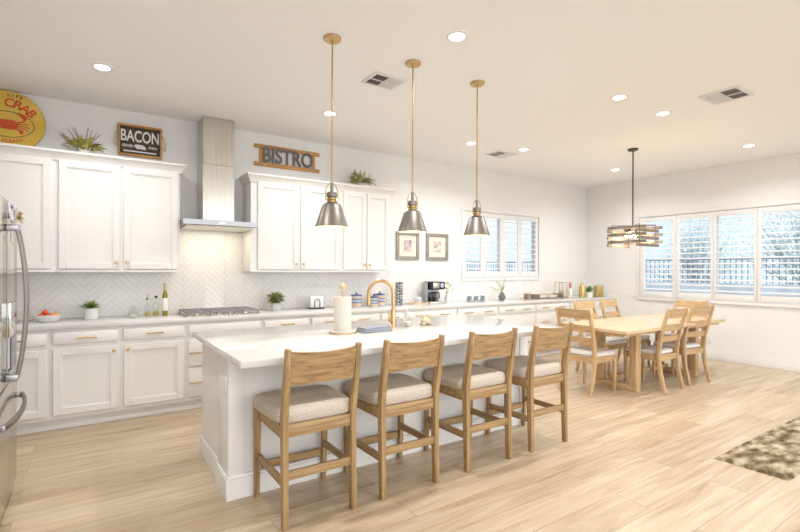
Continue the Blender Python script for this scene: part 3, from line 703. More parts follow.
copy_tree(pd, (2.815, 3.0, 1.70), 0, 'brushed nickel pendant on a brass rod, nearest the dining table')

def make_can(label, x, y):
    r = thing('recessed_light', label, 'recessed light', (x, y, CE), 0, 'round recessed ceiling lights')
    b = MB(); b.lathe([(.056, -.008), (.062, -.009), (.078, -.004), (.080, -.0005)], seg=32); b.obj('trim_ring', 'vent', r)
    b = MB(); b.lathe([(0, -.006), (.050, -.006), (.057, -.007)], seg=32); b.obj('lens', 'lens', r)
    ld = bpy.data.lights.new('can_lamp', 'AREA'); ld.shape = 'DISK'; ld.size = .10; ld.energy = CAN_W; ld.color = CAN_COL; ld.spread = math.radians(150)
    lo = bpy.data.objects.new('can_lamp_light', ld); COL.objects.link(lo); lo.location = (0, 0, -.012); lo.parent = r
    return r
can = make_can('recessed ceiling light above the wall cabinets at the far left', .083, 4.48)
for x, y, lb in ((2.09, 4.45, 'recessed ceiling light behind the first pendant rod'), (4.09, 4.47, 'recessed ceiling light beside the third pendant rod'),
                 (4.88, 4.29, 'recessed ceiling light near the far small ceiling vent'), (7.08, 4.31, 'recessed ceiling light behind the dining chandelier'),
                 (2.136, 2.483, 'largest recessed ceiling light, top centre, nearest the camera'), (4.151, 2.49, 'recessed ceiling light above the dining end, left of a close pair'),
                 (4.948, 2.49, 'recessed ceiling light beside the big vent, right of a close pair'), (7.148, 2.50, 'recessed ceiling light nearest the long window'),
                 (.10, 2.49, 'recessed ceiling light over the walkway by the refrigerator'), (2.13, .5, 'recessed ceiling light over the open floor on the near side'), (4.9, .5, 'recessed ceiling light over the rug')):
    copy_tree(can, (x, y, CE), 0, lb)

def make_vent(label, cx, cy, w_, d_, rz=0):
    r = thing('ceiling_vent', label, 'vent', (cx, cy, CE), rz, 'rectangular ceiling vents')
    b = MB(); f = .03; hw, hd = w_/2, d_/2
    for x0, x1, y0, y1 in ((-hw, hw, -hd, -hd+f), (-hw, hw, hd-f, hd), (-hw, -hw+f, -hd+f, hd-f), (hw-f, hw, -hd+f, hd-f)): b.box(x0, x1, y0, y1, -.010, -.0005, .003)
    b.obj('vent_frame', 'vent', r)
    b = MB(); b.box(-hw+f, hw-f, -hd+f, hd-f, -.003, -.0005); b.obj('duct', 'ventd', r, smooth=False)
    b = MB(); n = 7
    for k in range(n):
        x = -hw+f + (k+.5)*(hw-f)*1.0/n
        b.box(-.0065, .0065, -hd+f, hd-f, -.0008, .0008, 0, 1, Matrix.Translation((x, 0, -.008)) @ Matrix.Rotation(-.7, 4, 'Y'))
        b.box(-.0065, .0065, -hd+f, hd-f, -.0008, .0008, 0, 1, Matrix.Translation((-x, 0, -.008)) @ Matrix.Rotation(.7, 4, 'Y'))
    b.box(-hw+f, hw-f, -.006, .006, -.012, -.006); b.box(-.006, .006, -hd+f, hd-f, -.012, -.006); b.obj('vent_slats', 'vent', r, smooth=False)
    return r
make_vent('white ceiling vent between the first and second pendants', 2.12, 3.43, .32, .26, PI)
make_vent('larger white ceiling vent at upper right, nearest the long window', 4.93, 1.91, .33, .36, PI/2)
make_vent('small far ceiling vent above the shuttered counter window', 4.83, 4.66, .36, .28)

# dining chandelier: stacked wooden bars crossing in alternate layers
CX, CY = 6.08, 3.45
r = thing('dining_chandelier', 'square stacked weathered wood chandelier over the dining table', 'chandelier', (CX, CY, 1.715))
for L in range(6):
    z = L*.048+.004; hx = .265; off = .20; sh = .045 if L % 2 else 0
    for s in (-1, 1):
        b = MB()
        if L % 2 == 0: b.box(-hx, hx, s*off-.011, s*off+.011, z, z+.038, .002)
        else: b.box(s*off-.011+sh, s*off+.011+sh, -hx, hx, z, z+.038, .002)
        b.obj('wood_bar', 'greywood', r)
b = MB()
for x in (-.178, .223):
    for y in (-.19, .19): b.tube([(x-.0 if x > 0 else x, y, .0), (x, y, .295)], .004, 8)
b.tube([(-.178, -.19, .294), (.223, .19, .294)], .005, 8); b.tube([(-.178, .19, .294), (.223, -.19, .294)], .005, 8); b.obj('metal_cage', 'dark', r)
b = MB(); b.tube([(0, 0, .29), (0, 0, CE-1.715-.02)], .009, 10); b.obj('rod', 'dark', r)
b = MB(); b.lathe([(0, CE-1.715-.028), (.062, CE-1.715-.024), (.066, CE-1.715-.0005)], seg=28); b.obj('ceiling_canopy', 'dark', r)
for dx, dy in ((-.075, 0), (.075, 0), (0, .08)):
    b = MB(); b.tube([(dx, dy, .20), (dx, dy, .25)], .014, 10); b.tube([(dx, dy, .25), (dx*.2, dy*.2, .285)], .005, 8); so = b.obj('socket', 'dark', r)
    b = MB(); b.ball((dx, dy, .165), .033, 16, (1, 1, 1.15)); b.obj('bulb', 'bulb', so)
ld = bpy.data.lights.new('chandelier_lamp', 'POINT'); ld.energy = 9; ld.color = (1, .78, .5); ld.shadow_soft_size = .05
lo = bpy.data.objects.new('chandelier_light', ld); COL.objects.link(lo); lo.location = (0, 0, .10); lo.parent = r

# ------------------------------------------------------------------ dining set
TX0, TX1, TY0, TY1 = 4.71, 7.09, 2.735, 3.63
r = thing('dining_table', 'long pale oak trestle dining table by the window', 'table', ((TX0+TX1)/2, (TY0+TY1)/2, 0))
hx, hy = (TX1-TX0)/2, (TY1-TY0)/2
b = MB(); b.box(-hx, hx, -hy, hy, .722, .76, .003, 1); b.obj('tabletop', 'dintop', r)
b = MB(); b.box(-hx+.05, hx-.05, -hy+.06, hy-.06, .685, .7215, .002, 1); b.obj('apron', 'dinx', r)
for s in (-1, 1):
    x = -.62 if s < 0 else .80
    for y in (-.22, .22):
        b = MB(); b.box(x-.045, x+.045, y-.045, y+.045, .07, .6845, .004); b.obj('trestle_post', 'dinz', r)
    b = MB(); b.box(x-.045, x+.045, -.266, .266, 0, .0695, .004); b.obj('foot_bar', 'diny', r)
b = MB(); b.box(-.574, .754, .08, .14, .0705, .12, .003); b.obj('stretcher', 'dinx', r)

def make_chair(label, loc, rz):
    r = thing('dining_chair', label, 'chair', loc, rz, 'dining chairs around the table')
    for s in (-1, 1):
        b = MB(); b.sweep([(s*.205, -.02, 0), (s*.205, .035, .22), (s*.205, .060, .42), (s*.206, .045, .58), (s*.210, -.005, .78), (s*.214, -.060, .97)], [.030, .034, .036, .036, .033, .030], [.034, .044, .052, .046, .040, .030], bev=.005)
        b.obj('leg', 'dinz', r)
        b = MB(); b.sweep([(s*.195, .455, 0), (s*.200, .452, .40)], [.026, .040], [.026, .042], bev=.004); b.obj('leg', 'dinz', r)
    def slat(zlo, zhi, nm):
        def yy(z): return .045 - (z-.58)*.25 if z > .58 else .05
        b = MB(); t = b.b; rings = []; N = 12
        for k in range(N+1):
            f = k/N*2-1; bow = .022*(1-f*f); rings.append([t.verts.new((f*.200, yy(z)+o-bow, z)) for o, z in ((.009, zlo), (-.009, zlo), (-.009, zhi), (.009, zhi))])
        for A, B_ in zip(rings, rings[1:]):
            for j in range(4): t.faces.new((A[j], A[(j+1) % 4], B_[(j+1) % 4], B_[j]))
        t.faces.new(rings[0]); t.faces.new(rings[-1][::-1]); bmesh.ops.recalc_face_normals(t, faces=t.faces); b.obj(nm, 'dinx', r)
    slat(.855, .962, 'top_slat'); slat(.705, .785, 'back_slat'); slat(.575, .645, 'back_slat')
    b = MB(); b.box(-.19, .19, .045, .067, .355, .425, .003); b.box(-.19, .19, .445, .465, .355, .425, .003)
    for s in (-1, 1): b.box(s*.200-.010, s*.200+.010, .07, .45, .355, .425, .003)
    b.obj('seat_rail', 'dinx', r)
    cushion(.385, .43, .42, .425, .05, 'seat_cushion', 'linen', r, .068)
    return r
ch = make_chair('pale oak dining chair at the near-left head of the table, back towards the island', (4.63, 3.295, 0), -PI/2)
copy_tree(ch, (5.655, 2.725, 0), 0, 'pale oak dining chair tucked under the near side, left of the two')
copy_tree(ch, (6.33, 2.745, 0), -.13, 'pale oak dining chair tucked under the near side, right of the two')
copy_tree(ch, (5.88, 4.00, 0), PI, 'pale oak dining chair on the far side of the table, left of the two')
copy_tree(ch, (6.50, 4.01, 0), PI+.08, 'pale oak dining chair on the far side of the table, right of the two')
copy_tree(ch, (7.34, 3.30, 0), PI/2, 'pale oak dining chair at the far head of the table below the long window')

# rug
b = MB(); t = b.b; nx, ny = 150, 34; X0, X1, Y0, Y1 = 3.88, 6.05, 1.125, 1.565; rnd = random.Random(5); g = {}
for i in range(nx+1):
    for j in range(ny+1):
        e = min(i, nx-i, j, ny-j); z = (.004 if e == 0 else .014 + rnd.random()*.012)
        jit = .006 if e < 2 else .004
        g[i, j] = t.verts.new((X0+(X1-X0)*i/nx+rnd.uniform(-jit, jit), Y0+(Y1-Y0)*j/ny+rnd.uniform(-jit, jit), z))
for i in range(nx):
    for j in range(ny): t.faces.new((g[i, j], g[i+1, j], g[i+1, j+1], g[i, j+1]))
edge = [g[i, 0] for i in range(nx+1)] + [g[nx, j] for j in range(1, ny+1)] + [g[i, ny] for i in range(nx-1, -1, -1)] + [g[0, j] for j in range(ny-1, 0, -1)]
low = [t.verts.new((v.co.x, v.co.y, 0)) for v in edge]; n_ = len(edge)
for i in range(n_): t.faces.new((edge[i], low[i], low[(i+1) % n_], edge[(i+1) % n_]))
t.faces.new(low); bmesh.ops.recalc_face_normals(t, faces=t.faces)
tag(b.obj('shaggy_rug', 'rug'), 'brown and cream shaggy runner rug on the oak floor at right', 'rug')

# ------------------------------------------------------------------ things on the wall counter
TZ = .914
def plant(name, label, loc, potm, pot, leafm, n, L, Wd, spread, seed, rise=.0, cat='plant', bend=.2):
    r = thing(name, label, cat, loc); rnd = random.Random(seed)
    kind, w_, h_ = pot; b = MB()
    if kind == 'round': b.lathe([(0, 0), (w_*.92, 0), (w_, .006), (w_, h_), (w_-.005, h_), (w_-.006, h_-.012), (0, h_-.012)], seg=28)
    else:
        b.box(-w_, w_, -w_, w_, 0, h_-.01, .004); 
        for x0, x1, y0, y1 in ((-w_, w_, -w_, -w_+.008), (-w_, w_, w_-.008, w_), (-w_, -w_+.008, -w_, w_), (w_-.008, w_, -w_, w_)): b.box(x0, x1, y0, y1, h_-.012, h_)
    b.obj('pot', potm, r)
    b = MB(); b.lathe([(w_-.009, h_-.010), (w_*.5, h_-.006), (0, h_-.004)], seg=18); b.obj('soil', 'soil', r)
    b = MB()
    for k in range(n):
        a = k*2.39996+rnd.uniform(-.2, .2); el = rnd.uniform(.08, 1)**.8; rr = w_*.6*(1-el)
        d = (math.cos(a)*(1-el*.8)*spread, math.sin(a)*(1-el*.8)*spread, .15+el)
        b.leaf((math.cos(a)*rr, math.sin(a)*rr, h_-.006+rise*rnd.random()), d, L*rnd.uniform(.75, 1.1), Wd, bend, .35)
    b.obj('foliage', leafm, r, ang=80)
    return r
# fruit bowl
b = MB(); b.lathe([(0, 0), (.075, 0), (.082, .004), (.108, .056), (.112, .062), (.106, .062), (.078, .010), (0, .008)], seg=36)
o = b.obj('fruit_bowl', 'ceramic', loc=(-.315, 5.33, TZ)); tag(o, 'low white ceramic bowl of fruit on the counter by the refrigerator', 'bowl')
for k, (x, y, z, rr, m_, lb) in enumerate(((-.050, -.03, .045, .033, 'red', 'red tomato at the left front of the white bowl'), (.012, -.035, .045, .033, 'red', 'red tomato at the centre front of the white bowl'),
        (-.045, .035, .046, .032, 'red', 'red tomato at the left back of the white bowl'), (.052, .012, .047, .034, 'orange', 'orange fruit at the right of the white bowl'), (-.02, 0, .085, .026, 'red', 'small red tomato on top of the pile in the bowl'))):
    r = thing('tomato' if m_ == 'red' else 'orange', lb, 'fruit', (-.315+x, 5.33+y, TZ+z-rr), 0, 'fruit in the white bowl')
    b = MB(); b.ball((0, 0, rr), rr, 18, (1, 1, .9)); b.obj('fruit_body', m_, r)
    b = MB(); b.tube([(0, 0, rr*1.85), (.004, 0, rr*1.9+.012)], .0025, 6)
    for q in range(5): b.leaf((0, 0, rr*1.88), (math.cos(q*1.257), math.sin(q*1.257), .25), .014, .006)
    b.obj('stem', 'stem', r)
plant('succulent_plant', 'green spiky succulent in a white round pot on the counter', (.015, 5.36, TZ), 'ceramic', ('round', .058, .105), 'succ', 60, .100, .024, 1.8, 2, .015)
plant('potted_plant', 'olive bushy plant in a grey square pot right of the cooktop', (1.825, 5.36, TZ), 'greyc', ('cube', .046, .09), 'olive', 170, .115, .034, 2.2, 5, .08)
# glass jar
r = thing('glass_jar', 'small clear glass jar left of the oil bottles', 'jar', (.365, 5.36, TZ))
b = MB(); b.lathe([(0, .003), (.040, 0), (.044, .008), (.044, .055), (.030, .068), (.020, .072), (.020, .092)], seg=28); b.obj('jar_body', 'glass', r)
b = MB(); b.lathe([(0, .005), (.040, .005), (.040, .022), (0, .024)], seg=20); b.obj('jar_contents', 'creamwhite', r)
b = MB(); b.lathe([(.022, .092), (.024, .094), (.024, .104), (.010, .112), (0, .113)], seg=20); b.obj('jar_lid', 'glass', r)
def bottle(label, x, y, R, H, neck, gm, fill, fm, capm, cap='cap', lab=None):
    r = thing('oil_bottle', label, 'bottle', (x, y, TZ), 0, 'bottles left of the cooktop')
    b = MB(); b.lathe([(0, .002), (R*.95, 0), (R, .006), (R, H*.62), (R*.9, H*.68), (neck, H*.80), (neck, H)], seg=24); b.obj('bottle_glass', gm, r)
    if fill: b = MB(); b.lathe([(0, .004), (R*.92, .005), (R*.92, fill), (0, fill+.001)], seg=20); b.obj('oil', fm, r)
    b = MB()
    if cap == 'pour': b.lathe([(neck*.9, H-.005), (neck*1.5, H-.004), (neck*1.5, H+.012), (.004, H+.016)], seg=14); b.tube([(0, 0, H+.01), (.0, 0, H+.045), (.012, 0, H+.065)], .003, 8)
    elif cap == 'cap': b.lathe([(neck*1.2, H-.012), (neck*1.3, H-.010), (neck*1.3, H+.010), (0, H+.011)], seg=14)
    else: b.lathe([(neck*1.08, H*.80), (neck*1.15, H+.002), (neck*1.15, H+.012), (0, H+.013)], seg=14)
    b.obj('stopper', capm, r)
    if lab: b = MB(); b.lathe([(R*1.02, H*lab[0]), (R*1.03, H*lab[0]+.001), (R*1.03, H*lab[1]), (R*1.02, H*lab[1]+.001)], seg=24); b.obj('bottle_label', 'label', r)
    return r
bottle('clear oil bottle with a steel pourer spout, left of the three bottles', .492, 5.37, .024, .175, .009, 'glass', .045, 'oil', 'iron', 'pour')
bottle('clear bottle with yellow oil in the bottom, middle of the three', .570, 5.35, .027, .20, .011, 'glass', .055, 'oil', 'black', 'cap')
bottle('tall olive green bottle with a pale label, right of the three', .655, 5.37, .026, .325, .011, 'greenglass', None, 'oil', 'gold', 'sleeve', (.16, .56))
# napkin holder
r = thing('napkin_holder', 'white square napkin block with a black wire arch on the counter', 'napkin holder', (2.345, 5.37, TZ))
b = MB(); b.box(-.095, .095, -.05, .05, 0, .012, .003); b.obj('base', 'black', r)
b = MB(); b.box(-.082, .082, -.025, .035, .0125, .155, .006, 3); b.obj('napkins', 'ceramic', r)
b = MB(); b.tube([(-.035, -.034, .012), (-.035, -.034, .085)] + [(-.035*math.cos(PI*k/8), -.034, .085+.035*math.sin(PI*k/8)) for k in range(1, 8)] + [(.035, -.034, .085), (.035, -.034, .012)], .0045, 8); b.obj('wire_arch', 'black', r)
# canisters
def canister(label, x, y, s=1.0):
    r = thing('canister', label, 'canister', (x, y, TZ), 0, 'striped canisters on the counter'); R, H = .072*s, .145*s
    b = MB(); b.lathe([(0, 0), (R, 0), (R, H), (R*.9, H+.003)], seg=30); b.obj('canister_body', 'bluel', r)
    for z0, z1, m_, nm in ((.012, .048, 'tan', 'bamboo_band'), (.052, .060, 'blue', 'blue_stripe'), (.098, .106, 'blue', 'blue_stripe'), (.110, .132, 'tan', 'bamboo_band')):
        b = MB(); b.lathe([(R*.99, z0*s), (R*1.03, z0*s), (R*1.03, z1*s), (R*.99, z1*s)], seg=30); b.obj(nm, m_, r)
    b = MB(); b.lathe([(R*.9, H+.002), (R*1.05, H+.003), (R*1.05, H+.012), (R*.5, H+.018), (.008, H+.020), (.008, H+.026), (.014, H+.034), (.009, H+.044), (0, H+.045)], seg=28); b.obj('lid', 'blue', r)
    return r
c0 = canister('blue striped bamboo banded canister standing alone left of the faucet', 2.905, 5.36)
canister('smaller blue striped canister seen through the faucet arch, in front of its pair', 3.115, 5.27, .82)
copy_tree(c0, (3.285, 5.40, TZ), 0, 'blue striped canister behind the smaller one, right of the pair')
# lattice vase
b = MB(); prof = [(0, 0), (.052, 0)]
for k in range(6): prof += [(.058, .012+.05*k), (.046, .038+.05*k)]
prof += [(.055, .312), (.048, .312), (.04, .30), (0, .298)]
b.lathe(prof, seg=28); tag(b.obj('patterned_vase', 'lattice', loc=(3.575, 5.36, TZ)), 'tall black and white lattice patterned vase on the counter', 'vase')
# mug on tray
b = MB(); b.box(-.13, .13, -.07, .07, 0, .008, .003); b.box(-.13, .13, -.07, -.062, .008, .018, .002); b.box(-.13, .13, .062, .07, .008, .018, .002)
tag(b.obj('wooden_tray', 'tan', loc=(3.87, 5.33, TZ)), 'small pale wooden tray left of the coffee maker', 'tray')
r = thing('coffee_mug', 'white mug with a blue picture on the small wooden tray', 'mug', (3.87, 5.33, TZ+.0085))
b = MB(); b.lathe([(0, 0), (.042, 0), (.046, .006), (.046, .095), (.042, .095), (.041, .010), (0, .008)], seg=28); b.obj('mug_body', 'ceramic', r)
b = MB(); b.tube([(.045, 0, .08), (.072, 0, .072), (.075, 0, .045), (.062, 0, .025), (.045, 0, .022)], .006, 8); b.obj('mug_handle', 'ceramic', r)
b = MB(); t = b.b; ra = [(t.verts.new((.0468*math.cos(a), .0468*math.sin(a), .03)), t.verts.new((.0468*math.cos(a), .0468*math.sin(a), .07))) for a in [math.radians(-140+10*k) for k in range(9)]]
for p, q in zip(ra, ra[1:]): t.faces.new((p[0], q[0], q[1], p[1]))
b.obj('mug_picture', 'bluel', r)
# coffee maker
r = thing('coffee_maker', 'black and steel coffee maker on the counter left of the window', 'coffee maker', (4.18, 5.36, TZ), -.1); r.scale = (.84, .9, 1.02)
b = MB(); b.box(-.15, .15, -.13, .14, 0, .03, .006); b.obj('base', 'steel', r)
b = MB(); b.box(-.15, -.125, -.02, .14, .0305, .30, .005); b.box(-.124, .15, .05, .14, .0305, .20, .006); b.obj('water_tank', 'steelc', r)
b = MB(); b.box(-.10, .15, -.13, .14, .2005, .31, .012, 3); hd = b.obj('brew_head', 'black', r)
b = MB(); b.box(-.095, .03, -.137, -.131, .215, .298, .003); b.obj('steel_panel', 'steel', hd)
b = MB(); b.lathe([(0, 0), (.035, 0), (.035, .006), (0, .007)], seg=20, mtx=Matrix.Translation((.085, -.131, .258)) @ Matrix.Rotation(PI/2, 4, 'X')); b.obj('dial', 'bluel', hd)
b = MB(); b.lathe([(0, .031), (.062, .031), (.070, .05), (.070, .11), (.052, .145), (.045, .150)], (-.02, -.04, 0), 28); ca = b.obj('carafe', 'smoke', r)
b = MB(); b.lathe([(.046, .150), (.050, .152), (.050, .168), (0, .17)], (-.02, -.04, 0), 24); b.tube([(.03, -.04, .155), (.075, -.06, .15), (.08, -.062, .08), (.05, -.05, .06)], .008, 8); b.obj('carafe_handle', 'black', ca)
b = MB(); b.lathe([(0, .033), (.064, .034), (.066, .05), (.066, .085), (0, .086)], (-.02, -.04, 0), 24); b.obj('coffee', M['soil'], ca)
# flower pitcher
r = thing('flower_pitcher', 'white pitcher with yellow green flowers right of the coffee maker', 'vase', (4.455, 5.36, TZ))
b = MB(); b.lathe([(0, 0), (.045, 0), (.052, .03), (.050, .08), (.034, .12), (.040, .155), (.036, .155), (.030, .12), (0, .10)], seg=26); b.obj('pitcher_body', 'ceramic', r)
b = MB(); b.tube([(.036, 0, .14), (.075, 0, .13), (.078, 0, .08), (.048, 0, .05)], .006, 8); b.obj('pitcher_handle', 'ceramic', r)
b = MB(); rnd = random.Random(9)
for k in range(36):
    a = rnd.uniform(0, 2*PI); e_ = rnd.uniform(.3, 1.5); tip = (math.cos(a)*.09*math.cos(e_), math.sin(a)*.07*math.cos(e_), .15+.14*math.sin(e_))
    b.leaf(tip, (math.cos(a), math.sin(a), .5), .045, .026, .2)
    if k % 3 == 0: b.tube([(0, 0, .13), tip], .0018, 5)
b.obj('flowers', 'olive', r)
# glass tealight centrepiece
r = thing('tealight_holder', 'low wire holder with small glass cups under the window', 'candle holder', (5.0, 5.34, TZ))
b = MB(); b.tube([(-.19+.0*k, 0, .006) if k < 0 else (-.19+.38*k/12, .03*math.sin(k*1.57), .006+.0) for k in range(13)], .004, 6)
for x in (-.14, 0, .14): b.tube([(x+.04*math.cos(a*PI/8), .04*math.sin(a*PI/8), .045) for a in range(16)], .003, 6, closed=True); b.tube([(x+.04, 0, .045), (x+.04, 0, .004)], .003, 6); b.tube([(x-.04, 0, .045), (x-.04, 0, .004)], .003, 6)
b.obj('wire_stand', 'iron', r)
for x in (-.14, 0, .14):
    b = MB(); b.lathe([(0, .012), (.03, .012), (.037, .03), (.037, .085), (.034, .085), (.034, .03), (0, .018)], (x, 0, 0), 20); cg = b.obj('glass_cup', M['cup'], r)
    b = MB(); b.lathe([(0, .02), (.03, .02), (.03, .048), (0, .049)], (x, 0, 0), 18); b.obj('tealight', 'creamwhite', cg)
# grey vase with sprigs
r = thing('sprig_vase', 'round smoky grey vase with green sprigs under the window', 'vase', (5.56, 5.33, TZ))
b = MB(); b.lathe([(0, 0), (.035, 0), (.055, .03), (.058, .06), (.042, .095), (.030, .11), (.036, .122), (.032, .122), (.026, .11), (.05, .06), (0, .01)], seg=28); b.obj('vase_body', mat('smoky_vase', (.16, .17, .18), .15), r)
b = MB(); rnd = random.Random(12)
for k in range(13):
    a = rnd.uniform(0, 2*PI); rr = rnd.uniform(.04, .15); h_ = rnd.uniform(.17, .36); tip = Vector((math.cos(a)*rr, math.sin(a)*rr*.6, h_)); mid = Vector((tip.x*.35, tip.y*.35, .12+.5*(h_-.12)))
    b.tube([(0, 0, .10), tuple(mid), tuple(tip)], .002, 5)
    for q in range(6):
        p_ = mid.lerp(tip, q/5); s_ = 1 if q % 2 else -1; b.leaf(tuple(p_), (math.cos(a+s_), math.sin(a+s_), .6), .045, .014, .3)
b.obj('sprigs', 'fern', r)
b = MB(); rnd = random.Random(4)
b.tube([(0, 0, .01), (-.10, .0, .16), (-.24, 0, .215)], .002, 5)
for k in range(10): b.leaf((-.16-.012*k, 0, .19+.003*k), (-.6, rnd.uniform(-1, 1), .3), .04, .016, .2)
b.obj('trailing_sprig', 'fern', r)
# amber candle
r = thing('amber_candle', 'amber candle in a clear glass right of the grey vase', 'candle', (6.15, 5.33, TZ))
b = MB(); b.lathe([(0, 0), (.066, 0), (.068, .004), (.068, .115)], seg=26); b.obj('candle_glass', 'glass', r)
b = MB(); b.lathe([(0, .003), (.045, .003), (.045, .088), (0, .089)], seg=24); b.obj('wax', mat('amber_wax', (.35, .18, .09), .5), r)
# long wooden tray with rails
r = thing('serving_tray', 'long wooden tray with thin metal rails on the counter', 'tray', (6.67, 5.33, TZ))
b = MB(); b.box(-.32, .32, -.11, .11, 0, .014, .003); 
for x in (-.315, .315): b.box(x-.008, x+.008, -.11, .11, .014, .075, .002)
b.obj('tray_board', 'greywood', r)
b = MB()
for y in (-.105, .105): b.tube([(-.31, y, .065), (.31, y, .065)], .004, 8)
for x in (-.1, .1):
    for y in (-.105, .105): b.tube([(x, y, .013), (x, y, .065)], .003, 6)
b.obj('tray_rail', 'brassd', r)
for x, y, lb in ((-.14, .0, 'small white box on the left of the long wooden tray'), (.12, .0, 'small white box on the right of the long wooden tray')):
    b = MB(); b.box(-.10, .10, -.05, .05, 0, .045, .004); tag(b.obj('white_box', 'creamwhite', loc=(6.67+x, 5.33+y, TZ+.0145)), lb, 'box')
# gold frame lantern
def frame_lantern(label, x, y, w_, h_):
    r = thing('gold_lantern', label, 'lantern', (x, y, TZ), .1)
    b = MB()
    for sx in (-1, 1):
        for sy in (-1, 1): b.box(sx*w_-.004, sx*w_+.004, sy*w_-.004, sy*w_+.004, 0, h_)
    for z in (.004, h_-.004):
        for s in (-1, 1): b.box(-w_, w_, s*w_-.004, s*w_+.004, z-.004, z+.004); b.box(s*w_-.004, s*w_+.004, -w_, w_, z-.004, z+.004)
    b.box(-w_, w_, -w_, w_, 0, .006)
    b.obj('lantern_frame', 'gold', r)
    b = MB(); b.lathe([(0, .007), (w_*.55, .007), (w_*.55, h_*.4), (0, h_*.4+.001)], seg=20); b.obj('candle', 'gold', r)
frame_lantern('open square gold wire lantern right of the wooden tray', 7.10, 5.36, .075, .27)
r = thing('wine_bottle', 'slim bottle with a dark red neck between the gold lanterns', 'bottle', (7.34, 5.34, TZ))
b = MB(); b.lathe([(0, 0), (.04, 0), (.042, .005), (.042, .12), (.018, .17), (.016, .20)], seg=22); b.obj('bottle_glass', 'creamwhite', r)
b = MB(); b.lathe([(.016, .15), (.022, .152), (.024, .23), (.018, .27), (0, .275)], seg=18); b.obj('bottle_neck', 'pink', r)
b = MB(); b.lathe([(0, 0), (.055, 0), (.058, .01), (.058, .18), (.045, .215), (.022, .235), (.020, .262), (0, .275)], seg=26)
tag(b.obj('gold_vase', 'gold', loc=(7.38, 5.12, TZ)), 'tall narrow antique gold vase left of the small green plant', 'vase')
plant('herb_plant', 'small green bushy plant in a white footed pot near the corner', (7.60, 5.13, TZ), 'creamwhite', ('round', .06, .09), 'fern', 110, .095, .02, 1.5, 8, .06)
r = thing('gold_cylinder', 'wide gold cylinder candle holder at the corner end of the counter', 'candle holder', (7.93, 5.15, TZ))
b = MB(); b.lathe([(0, 0), (.058, 0), (.06, .003), (.06, .205), (.055, .205), (.054, .01), (0, .008)], (-.055, 0, 0), 30); b.obj('cylinder', 'gold', r)
b = MB(); b.lathe([(0, 0), (.062, 0), (.064, .003), (.064, .205), (.059, .205), (.058, .01), (0, .008)], (.085, .04, 0), 30); b.obj('cylinder', 'gold', r)

# ------------------------------------------------------------------ things above the wall cabinets and on the walls
CT = 2.4755
def sprig_plant(name, label, loc, seed, leafm, n, purple):
    r = thing(name, label, 'plant', loc); rnd = random.Random(seed)
    b = MB(); b.lathe([(0, 0), (.045, 0), (.055, .05), (.05, .05), (.04, .01), (0, .008)], seg=20); b.obj('pot', 'greyc', r)
    b = MB()
    for k in range(n):
        a = rnd.uniform(0, 2*PI); e_ = rnd.uniform(.1, 1.35); L = rnd.uniform(.10, .17)
        d = (math.cos(a)*math.cos(e_)*1.3, -abs(math.sin(a))*math.cos(e_)*.6 if rnd.random() < .6 else math.sin(a)*math.cos(e_)*.3, math.sin(e_)*.9)
        b.leaf((math.cos(a)*.07+rnd.uniform(-.05, .05), math.sin(a)*.03, .05+.07*rnd.random()), d, L*rnd.uniform(.6, 1.1), rnd.uniform(.024, .04), rnd.uniform(0, .5), .3)
    b.obj('foliage', leafm, r, ang=80)
    if purple:
        b = MB()
        for k in range(16):
            a = rnd.uniform(-1.3, .9); d = Vector((math.sin(a)*1.1-.1, rnd.uniform(-.3, .1), .4+math.cos(a)*.8)); d.normalize(); b.tube([(0, 0, .06), tuple(Vector((0, 0, .06))+d*.13), tuple(Vector((0, 0, .06))+d*.22)], [.002, .004, .002], 5)
        b.obj('purple_sprigs', 'purple', r)
    return r
sprig_plant('greenery_arrangement', 'yellow green arrangement with purple sprigs on the cabinet beside the bacon sign', (-.045, 5.38, CT), 21, 'yelleaf', 70, True)
sprig_plant('greenery_arrangement', 'leafy green arrangement on the cabinet right of the bistro sign', (2.965, 5.38, CT), 33, 'olive', 90, False)

# round crab sign leaning on the wall
r = thing('crab_sign', 'round mustard yellow sign with a red crab on top of the left cabinets', 'sign', (-.63, 5.545, CT))
b = MB(); R = .278; t = b.b; zc = R+.0005
for k_ in (0,): pass
b.lathe([(0, 0), (R, 0), (R, .012), (0, .012)], seg=72, mtx=Matrix.Translation((0, .012, zc)) @ Matrix.Rotation(PI/2, 4, 'X')); b.obj('sign_disc', 'yellow', r)
b = MB(); b.tube([(R*math.cos(2*PI*k/72), .006, zc+R*math.sin(2*PI*k/72)) for k in range(72)], .0025, 6, closed=True); b.obj('rim_line', 'signdark', r)
b = MB(); b.tube([(.195*math.cos(2*PI*k/60), -.0005, zc-.03+.118*math.sin(2*PI*k/60)) for k in range(60)], .0028, 6, closed=True); b.obj('oval_line', 'signdark', r)
def arc_text(name, txt, rad_x, rad_z, cz, a0, a1, size, m_, up=True, sq=.9):
    me_b = MB(); n = len(txt)
    for i, chh in enumerate(txt):
        if chh == ' ': continue
        a = a0 + (a1-a0)*(i/(n-1) if n > 1 else 0); ar = math.radians(a)
        x, z = rad_x*math.cos(ar), cz + rad_z*math.sin(ar)
        tx, tz = -rad_x*math.sin(ar), rad_z*math.cos(ar); rot = math.atan2(tz, tx)
        if up: rot = math.atan2(-tz, -tx)
        me = text_mesh(chh, size, .003, Matrix.Translation((x, -.0015, z)) @ Matrix.Rotation(-rot, 4, 'Y') @ FACE, sq, 1.0, .018)
        me_b.b.from_mesh(me); bpy.data.meshes.remove(me)
    return me_b.obj(name, m_, r, smooth=False)
arc_text('red_lettering', 'RED', .205, .165, zc, 150, 116, .122, 'signred', True, .88)
arc_text('red_lettering', 'CRAB', .205, .165, zc, 86, 34, .112, 'signred', True, .95)
arc_text('dark_lettering', 'LIFE', .27, .245, zc-.005, 88, 69, .044, 'signdark', True)
